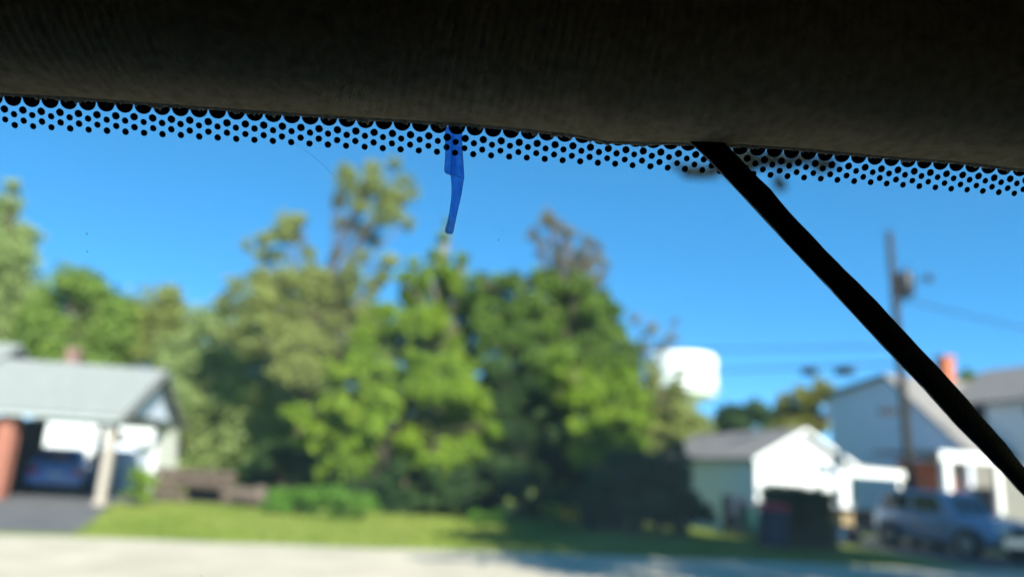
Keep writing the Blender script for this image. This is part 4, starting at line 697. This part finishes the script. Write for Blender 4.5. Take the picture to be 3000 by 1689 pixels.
def glass_material():
    m = bpy.data.materials.new('windshield_glass'); m.use_nodes = True; nt = m.node_tree; nt.nodes.clear()
    out = nt.nodes.new('ShaderNodeOutputMaterial'); tr = nt.nodes.new('ShaderNodeBsdfTransparent'); tr.inputs[0].default_value = (.955, .985, .985, 1)
    gl = nt.nodes.new('ShaderNodeBsdfGlossy'); gl.inputs['Roughness'].default_value = .01
    lw = nt.nodes.new('ShaderNodeLayerWeight'); pw = nt.nodes.new('ShaderNodeMath'); pw.operation = 'POWER'; pw.inputs[1].default_value = 5
    fr = nt.nodes.new('ShaderNodeMath'); fr.operation = 'MULTIPLY_ADD'; fr.inputs[1].default_value = .9; fr.inputs[2].default_value = .02
    nt.links.new(lw.outputs['Facing'], pw.inputs[0]); nt.links.new(pw.outputs[0], fr.inputs[0])
    mx = nt.nodes.new('ShaderNodeMixShader'); df = nt.nodes.new('ShaderNodeBsdfTranslucent'); df.inputs[0].default_value = (.8, .8, .78, 1)
    n = nt.nodes.new('ShaderNodeTexNoise'); n.inputs['Scale'].default_value = 35; n.inputs['Detail'].default_value = 5
    tc = nt.nodes.new('ShaderNodeTexCoord'); mr = nt.nodes.new('ShaderNodeMapRange'); mr.inputs['From Min'].default_value = .3; mr.inputs['From Max'].default_value = .8; mr.inputs['To Min'].default_value = .018; mr.inputs['To Max'].default_value = .05
    m2 = nt.nodes.new('ShaderNodeMixShader')
    nt.links.new(tc.outputs['Object'], n.inputs['Vector']); nt.links.new(n.outputs['Fac'], mr.inputs['Value']); nt.links.new(mr.outputs[0], m2.inputs[0])
    nt.links.new(tr.outputs[0], m2.inputs[1]); nt.links.new(df.outputs[0], m2.inputs[2])
    nt.links.new(fr.outputs[0], mx.inputs[0]); nt.links.new(m2.outputs[0], mx.inputs[1]); nt.links.new(gl.outputs[0], mx.inputs[2]); nt.links.new(mx.outputs[0], out.inputs[0])
    return m
M_glass = glass_material()

car = empty('vehicle_cabin', (0, 0, 0)); tag(car, 'dark vehicle cabin with beige fabric headliner along the windshield top', 'vehicle')
# headliner: rolled fabric edge against the glass, then the ceiling running back
SS = [x / 1000 for x in range(-640, -160, 40)] + [x / 4000 for x in range(-640, 641)] + [x / 1000 for x in range(200, 1241, 40)]
fib = random.Random(2)
ph_ = [fib.uniform(0, 6.28) for _ in range(8)]
rows = []
prof = [(math.radians(a)) for a in (-38, -24, -10, 0, 8, 16, 24, 32, 40, 48, 56, 64, 72, 80, 87)]
RR = .0245
for s in SS:
    T, N = wframe(s); inw = Vector((N.x, N.y, 0)).normalized(); te = interp(EDGE, s)
    base = wcurve(s) + GD * (te + .0002) + N * .0012
    col = []
    r_ = RR * (1 + .03 * math.sin(s * 31 + ph_[0]))
    for a in prof:
        if a < 0: rr_ = .0035; col.append(base + inw * (.0035 * (math.sin(a) + .62)) + Vector((0, 0, rr_ * (1 - math.cos(a)))))
        else:
            amp = (.00022 if s < -.03 else .00022 - .00017 * min(1, (s + .03) / .08)) * min(1, a * 4)
            rib = amp * (math.sin((s + (.004 + .09 * max(0, s + .09)) * a) * 2 * math.pi / .0021 + .8 * math.sin(s * 90)) + .12 * math.sin(s * 1900 + a * 9))
            r2 = r_ + rib
            col.append(base + inw * (.0022 + r2 * math.sin(a)) + Vector((0, 0, r_ - r2 * math.cos(a))))
    top = col[-1]
    for d, h in ((.004, .004), (.014, .007), (.05, .011), (.2, .02), (.8, .035), (1.9, .03)): col.append(top + inw * d + Vector((0, 0, h)))
    rows.append(col)
MB().grid(rows).build('headliner', M_headliner, car, True)
# frayed lower edge
fr_rows = []
def fbm(s, q):
    return sum(math.sin(s * f_ + ph_[i % 8] + q * i) * a_ for i, (f_, a_) in enumerate(((300, .30), (710, .28), (1530, .26), (3100, .22), (5900, .18), (9700, .12))))
s = -.14
while s < .16:
    te = interp(EDGE, s); j = max(0, fbm(s, 1.3)) * .00095 + max(0, fbm(s * 1.7, 2.1) - .5) * .0009
    left_k = 1.0 if s < .02 else .6
    fr_rows.append([glass(s, te - .0022, .0016), glass(s, te - .0008, .0014), glass(s, te + .0002 + j * .5 * left_k, .0010), glass(s, te + .0003 + j * left_k, .0006)])
    s += .00017
MB().grid(fr_rows).build('frayed_edge', M_fringe, car, False)
# windshield pane
ws = [x / 100 for x in range(-64, 125, 2)]
mb = MB(); a_ = [[glass(s, t) for t in (-.03, 0, .1, .25, .5, .76)] for s in ws]; b_ = [[glass(s, t, -.005) for t in (-.03, 0, .1, .25, .5, .76)] for s in ws]
mb.grid(a_); mb.grid([r[::-1] for r in b_])
pane_o = mb.build('windshield', M_glass, car, True)
# ceramic band with scalloped lower edge; (scallop lowest point between columns)
P_ = .004
def band(s0, s1, name):
    rows = []; n = 16
    i0, i1 = math.floor(s0 / P_), math.ceil(s1 / P_)
    for i in range(i0, i1):
        for k in range(n):
            x = (k / n) * 2 - 1                                        # -1..1 across one scallop
            dep = math.sqrt(max(0, 1 - (x / .95) ** 2)) ** .9
            t = -.00268 + .00195 * dep if abs(x) < .9 else -.00235 - .0005 * (abs(x) - .9) / .1
            s = (i + k / n) * P_; rows.append([glass(s, -.03, .0001), glass(s, t, .0001)])
    return MB().grid(rows).build(name, M_frit, pane_o)
band(-.15, .16, 'frit_band')
mb = MB(); mb.grid([[glass(s, -.03, .0001), glass(s, -.0008, .0001)] for s in [x / 100 for x in range(-64, -14)]]).build('frit_band', M_frit, pane_o)
mb = MB(); mb.grid([[glass(s, -.03, .0001), glass(s, -.0008, .0001)] for s in [x / 100 for x in range(16, 125)]]).build('frit_band', M_frit, pane_o)
def disc_mesh(name, r, seed):
    g = random.Random(seed); n = 22; V = []
    wob_ = [1 + .035 * math.sin(2 * a + g.uniform(0, 6)) + g.uniform(-.02, .02) for a in range(n)]
    for z in (0, .00006):
        for k in range(n): a = 2 * math.pi * k / n; V.append((r * wob_[k] * math.cos(a), r * wob_[k] * math.sin(a), z))
    F = [tuple(range(n))[::-1], tuple(range(n, 2 * n))] + [(k, (k + 1) % n, n + (k + 1) % n, n + k) for k in range(n)]
    me = bpy.data.meshes.new(name); me.from_pydata(V, [], F); me.materials.append(M_frit); return me
big = [disc_mesh('frit_dot', .00083, i) for i in range(4)]; small = [disc_mesh('frit_dot', .00071, 10 + i) for i in range(6)]
def place_dot(me, s, t, k=1.0):
    T, N = wframe(s); p = glass(s, t, .0001); Bv = N.cross(T)
    o = bpy.data.objects.new('frit_dot', me); C.objects.link(o); o.parent = pane_o
    o.matrix_basis = Matrix(((T.x * k, Bv.x * k, N.x, p.x), (T.y * k, Bv.y * k, N.y, p.y), (T.z * k, Bv.z * k, N.z, p.z), (0, 0, 0, 1)))
for i in range(-29, 31):
    s = i * P_
    place_dot(random.choice(big), s + random.gauss(0, 2e-5), random.gauss(0, 2e-5))
    for ds, t in ((.5, .00095), (0, .00218), (.5, .0033)):
        place_dot(random.choice(small), s + ds * P_ + random.gauss(0, 2.5e-5), t + random.gauss(0, 2.5e-5), random.uniform(.97, 1.03))
# dust specks and a stray hair on the glass
g = random.Random(4); mb = MB()
extra = [(g.uniform(-.13, .14), g.uniform(.01, .12), g.choice((.00007, .0001, .00014))) for _ in range(120)]
for (s, t, r) in SPECKS + extra:
    T, N = wframe(s); c = glass(s, t, .0002); n = 7; Bv = N.cross(T); e_ = g.uniform(.5, 1.6)
    V = [c + N * .00004] + [c + (T * math.cos(2 * math.pi * k / n) * g.uniform(.6, 1.1) + Bv * math.sin(2 * math.pi * k / n) * e_ * g.uniform(.6, 1.1)) * r * .95 for k in range(n)]
    mb.add(V, [(0, 1 + k, 1 + (k + 1) % n) for k in range(n)])
md = bpy.data.materials.new('grey_dust'); md.use_nodes = True; q_ = md.node_tree; bs_ = q_.nodes['Principled BSDF']; bs_.inputs['Base Color'].default_value = (.5, .5, .48, 1)
t_d = q_.nodes.new('ShaderNodeBsdfTransparent'); m_d = q_.nodes.new('ShaderNodeMixShader'); m_d.inputs[0].default_value = .45
q_.links.new(t_d.outputs[0], m_d.inputs[1]); q_.links.new(bs_.outputs[0], m_d.inputs[2]); q_.links.new(m_d.outputs[0], q_.nodes['Material Output'].inputs[0])
sp_ = mb.build('dust_specks', md, pane_o); sp_['kind'] = 'stuff'
MB().tube([glass(s, t, .0003) for s, t in HAIR], .00002, 5).build('hair', mat('thin_hair', (.08, .08, .08), .6, .2), pane_o)

# rest of the cabin
MB().box((.32, -.95, 1.725), (1.8, 2.35, .05)).build('roof_panel', M_carbody, car)
MB().prism([(-.6, .225, 1.66), (1.24, .225, 1.66), (1.24, .2, 1.75), (-.6, .2, 1.75)], (0, -.05, 0)).build('roof_rail', M_carbody, car)
for x in (-.62, 1.27):
    MB().prism([(x - .04, .17, 1.7), (x + .04, .17, 1.7), (x + .04, .6, .93), (x - .04, .6, .93)], (0, -.1, 0)).build('pillar', M_dash, car)
    MB().box((x, -.75, .68), (.07, 2.7, .66)).build('door', M_dash, car)
    MB().box((x, -.45, 1.36), (.05, 1.3, .72)).build('side_window', M_blackout, car)  # opaque panel added over the side opening to keep light out
    MB().box((x, -1.6, 1.36), (.06, 1.1, .72)).build('rear_side', M_dash, car)
MB().box((.32, -2.12, 1.05), (1.9, .06, 1.4)).build('rear_panel', M_dash, car)
MB().box((.32, -.75, .36), (1.9, 2.8, .06)).build('floor', M_dash, car)
MB().prism([(-.6, .56, .94), (-.6, .0, .9), (-.6, -.06, .6), (-.6, .56, .5)], (1.85, 0, 0)).build('dashboard', M_dash, car)
MB().prism([(-.58, .55, .945), (-.58, .3, .928), (-.58, .3, .938), (-.58, .55, .955)], (1.81, 0, 0)).build('bounce_panel', M_bounce, car)  # unseen pale panel added to bounce daylight up onto the headliner edge
MB().prism([(-.6, .6, .97), (-.6, 1.6, .86), (-.6, 1.72, .7), (-.6, 1.72, .35), (-.6, .6, .35)], (1.85, 0, 0)).build('hood', M_carbody, car)
for x in (-.2, .85):
    st_ = empty('seat', (x, -.62, 0)); st_.parent = car
    MB().box((0, 0, .62), (.5, .5, .18)).build('cushion', M_dash, st_); MB().box((0, -.33, 1.0), (.48, .14, .7)).build('backrest', M_dash, st_)
for x in (-.62, 1.26):
    for y in (1.15, -1.6): MB().lathe([(.2, -.1), (.3, -.1), (.33, -.06), (.33, .06), (.3, .1), (.2, .1)], (x + (.02 if x < 0 else -.02), y, .33), 'x', 20).build('wheel', M_tyre, car)

# black rubber strip hanging across the glass
mb = MB(); rows_f, rows_b = [], []
def resample(L, n):
    out = []; m = len(L) - 1
    for i in range(n):
        f = i / (n - 1) * m; k = min(int(f), m - 1); u = f - k
        p0, p1, p2, p3 = L[max(k - 1, 0)], L[k], L[k + 1], L[min(k + 2, m)]
        out.append(tuple(.5 * (2 * p1[d] + (p2[d] - p0[d]) * u + (2 * p0[d] - 5 * p1[d] + 4 * p2[d] - p3[d]) * u * u + (3 * p1[d] - p0[d] - 3 * p2[d] + p3[d]) * u ** 3) for d in (0, 1)))
    return out
SLf, SRf = resample(STRAP_LEFT, 60), resample(STRAP_RIGHT, 60); rings = []
for i_, ((s0, t0), (s1, t1)) in enumerate(zip(SLf, SRf)):
    ring = []; s0 += .00012 * math.sin(i_ * .9) + .00006 * math.sin(i_ * 2.3); s1 += .00010 * math.sin(i_ * .7 + 2) + .00007 * math.sin(i_ * 1.9)
    if 12 <= i_ <= 14: s1 += (.0003, .0007, .0002)[i_ - 12]
    for u, o_ in ((0, .0022), (.012, .0027), (.06, .0030), (.5, .0031), (.94, .0030), (.988, .0027), (1, .0022), (.988, .0017), (.94, .0015), (.06, .0015), (.012, .0017)):
        ring.append(glass(s0 + (s1 - s0) * u, t0 + (t1 - t0) * u, o_))
    rings.append(ring)
st_o = mb.loft(rings).build('rubber_strip', M_strap, smooth=True); tag(st_o, 'black rubber strip hanging diagonally across the windshield', 'strip')

M_pale = mat('pale_rim', (.22, .19, .15), .6, .3, noise=.3, nscale=600)  # thin pale beads along the strip's edges
for tab, i0, i1, u_ in ((SLf, 8, 40, 0), (SRf, 8, 16, 1)):
    MB().tube([glass(s_, t_, .0021) for s_, t_ in tab[i0:i1]], [.00003 + .00005 * abs(math.sin(i * 1.7)) for i in range(i1 - i0)], 6).build('pale_edge', M_pale, st_o)

# translucent blue plastic film stuck under the headliner
mf = bpy.data.materials.new('blue_film'); mf.use_nodes = True; nt = mf.node_tree; nt.nodes.clear()
out = nt.nodes.new('ShaderNodeOutputMaterial'); tr = nt.nodes.new('ShaderNodeBsdfTransparent')
tcn = nt.nodes.new('ShaderNodeTexCoord'); nn = nt.nodes.new('ShaderNodeTexNoise'); nn.inputs['Scale'].default_value = 700; nn.inputs['Detail'].default_value = 4
crr = nt.nodes.new('ShaderNodeValToRGB'); crr.color_ramp.elements[0].color = (.3, .48, .76, 1); crr.color_ramp.elements[1].color = (.44, .61, .86, 1); crr.color_ramp.elements[0].position = .35; crr.color_ramp.elements[1].position = .7
nt.links.new(tcn.outputs['Object'], nn.inputs['Vector']); nt.links.new(nn.outputs['Fac'], crr.inputs['Fac']); nt.links.new(crr.outputs[0], tr.inputs[0])
pb = nt.nodes.new('ShaderNodeBsdfPrincipled'); pb.inputs['Base Color'].default_value = (.02, .07, .35, 1); pb.inputs['Roughness'].default_value = .25
mxx = nt.nodes.new('ShaderNodeMixShader'); mxx.inputs[0].default_value = .12
nt.links.new(tr.outputs[0], mxx.inputs[1]); nt.links.new(pb.outputs[0], mxx.inputs[2]); nt.links.new(mxx.outputs[0], out.inputs[0])
mf2 = bpy.data.materials.new('blue_film_fold'); mf2.use_nodes = True; n2_ = mf2.node_tree; n2_.nodes.clear()
o2 = n2_.nodes.new('ShaderNodeOutputMaterial'); t2 = n2_.nodes.new('ShaderNodeBsdfTransparent'); t2.inputs[0].default_value = (.72, .8, .9, 1); n2_.links.new(t2.outputs[0], o2.inputs[0])
M_film_edge = mat('blue_film_edge', (.006, .02, .12), .35, .4)
film = empty('blue_film_strip', tuple(glass(-.0146, -.0025, .0006))); tag(film, 'translucent blue plastic strip hanging from the headliner over the dots', 'plastic strip')
fo = film.location
def L_(s, t, o_): return glass(s, t, o_) - fo
n = 46; A, B_ = resample(FILM_LEFT, n), resample(FILM_RIGHT, n); rings = []
for i, ((s0, t0), (s1, t1)) in enumerate(zip(A, B_)):
    bow = .0005 * math.sin(i / n * 5)
    rings.append([L_(s0 + (s1 - s0) * u, t0 + (t1 - t0) * u, .0005 + bow * .3 + .0004 * math.sin(u * math.pi)) for u in (0, .2, .4, .6, .8, 1)] + [L_(s0 + (s1 - s0) * u, t0 + (t1 - t0) * u, .0004 + bow * .3 + .0004 * math.sin(u * math.pi)) for u in (1, .8, .6, .4, .2, 0)])
MB().loft(rings).build('sheet', mf, film, True)
# folded-over layers
def layer(a, b, off, name):
    n = 20; a, b = resample(a, n), resample(b, n); rg = []
    for (s0, t0), (s1, t1) in zip(a, b):
        rg.append([L_(s0 + (s1 - s0) * u, t0 + (t1 - t0) * u, off) for u in (0, .5, 1)] + [L_(s0 + (s1 - s0) * u, t0 + (t1 - t0) * u, off - .00008) for u in (1, .5, 0)])
    MB().loft(rg).build(name, mf2, film, True)
layer(FILM_FOLD[:7], [FILM_FOLD2[i] for i in (0, 1, 2, 3, 4, 5, 5)], .0012, 'fold')
def bead(tab, name, r=.00006):
    tab = resample(tab, 40); MB().tube([L_(s, t, .0009) for s, t in tab], r, 6).build(name, M_film_edge, film, True)
bead(FILM_LEFT, 'edge'); bead(FILM_RIGHT, 'edge'); bead([FILM_LEFT[-1], FILM_RIGHT[-1]], 'edge', .00005)
bead(FILM_FOLD, 'crease', .00004)
M_cr = mat('pale_crease', (.25, .4, .75), .4, .3)
cre = [L_(*FILM_FOLD[6], .0013), L_(FILM_FOLD[6][0] + .0011, FILM_FOLD[6][1] + .0001, .0013), L_(FILM_FOLD2[5][0] + .0004, FILM_FOLD2[5][1] + .0006, .0013), L_(FILM_RIGHT[8][0] - .0001, FILM_RIGHT[8][1], .0013)]
MB().tube(cre, [.00003, .00006, .00006, .00003], 6).build('crease', M_cr, film, True)
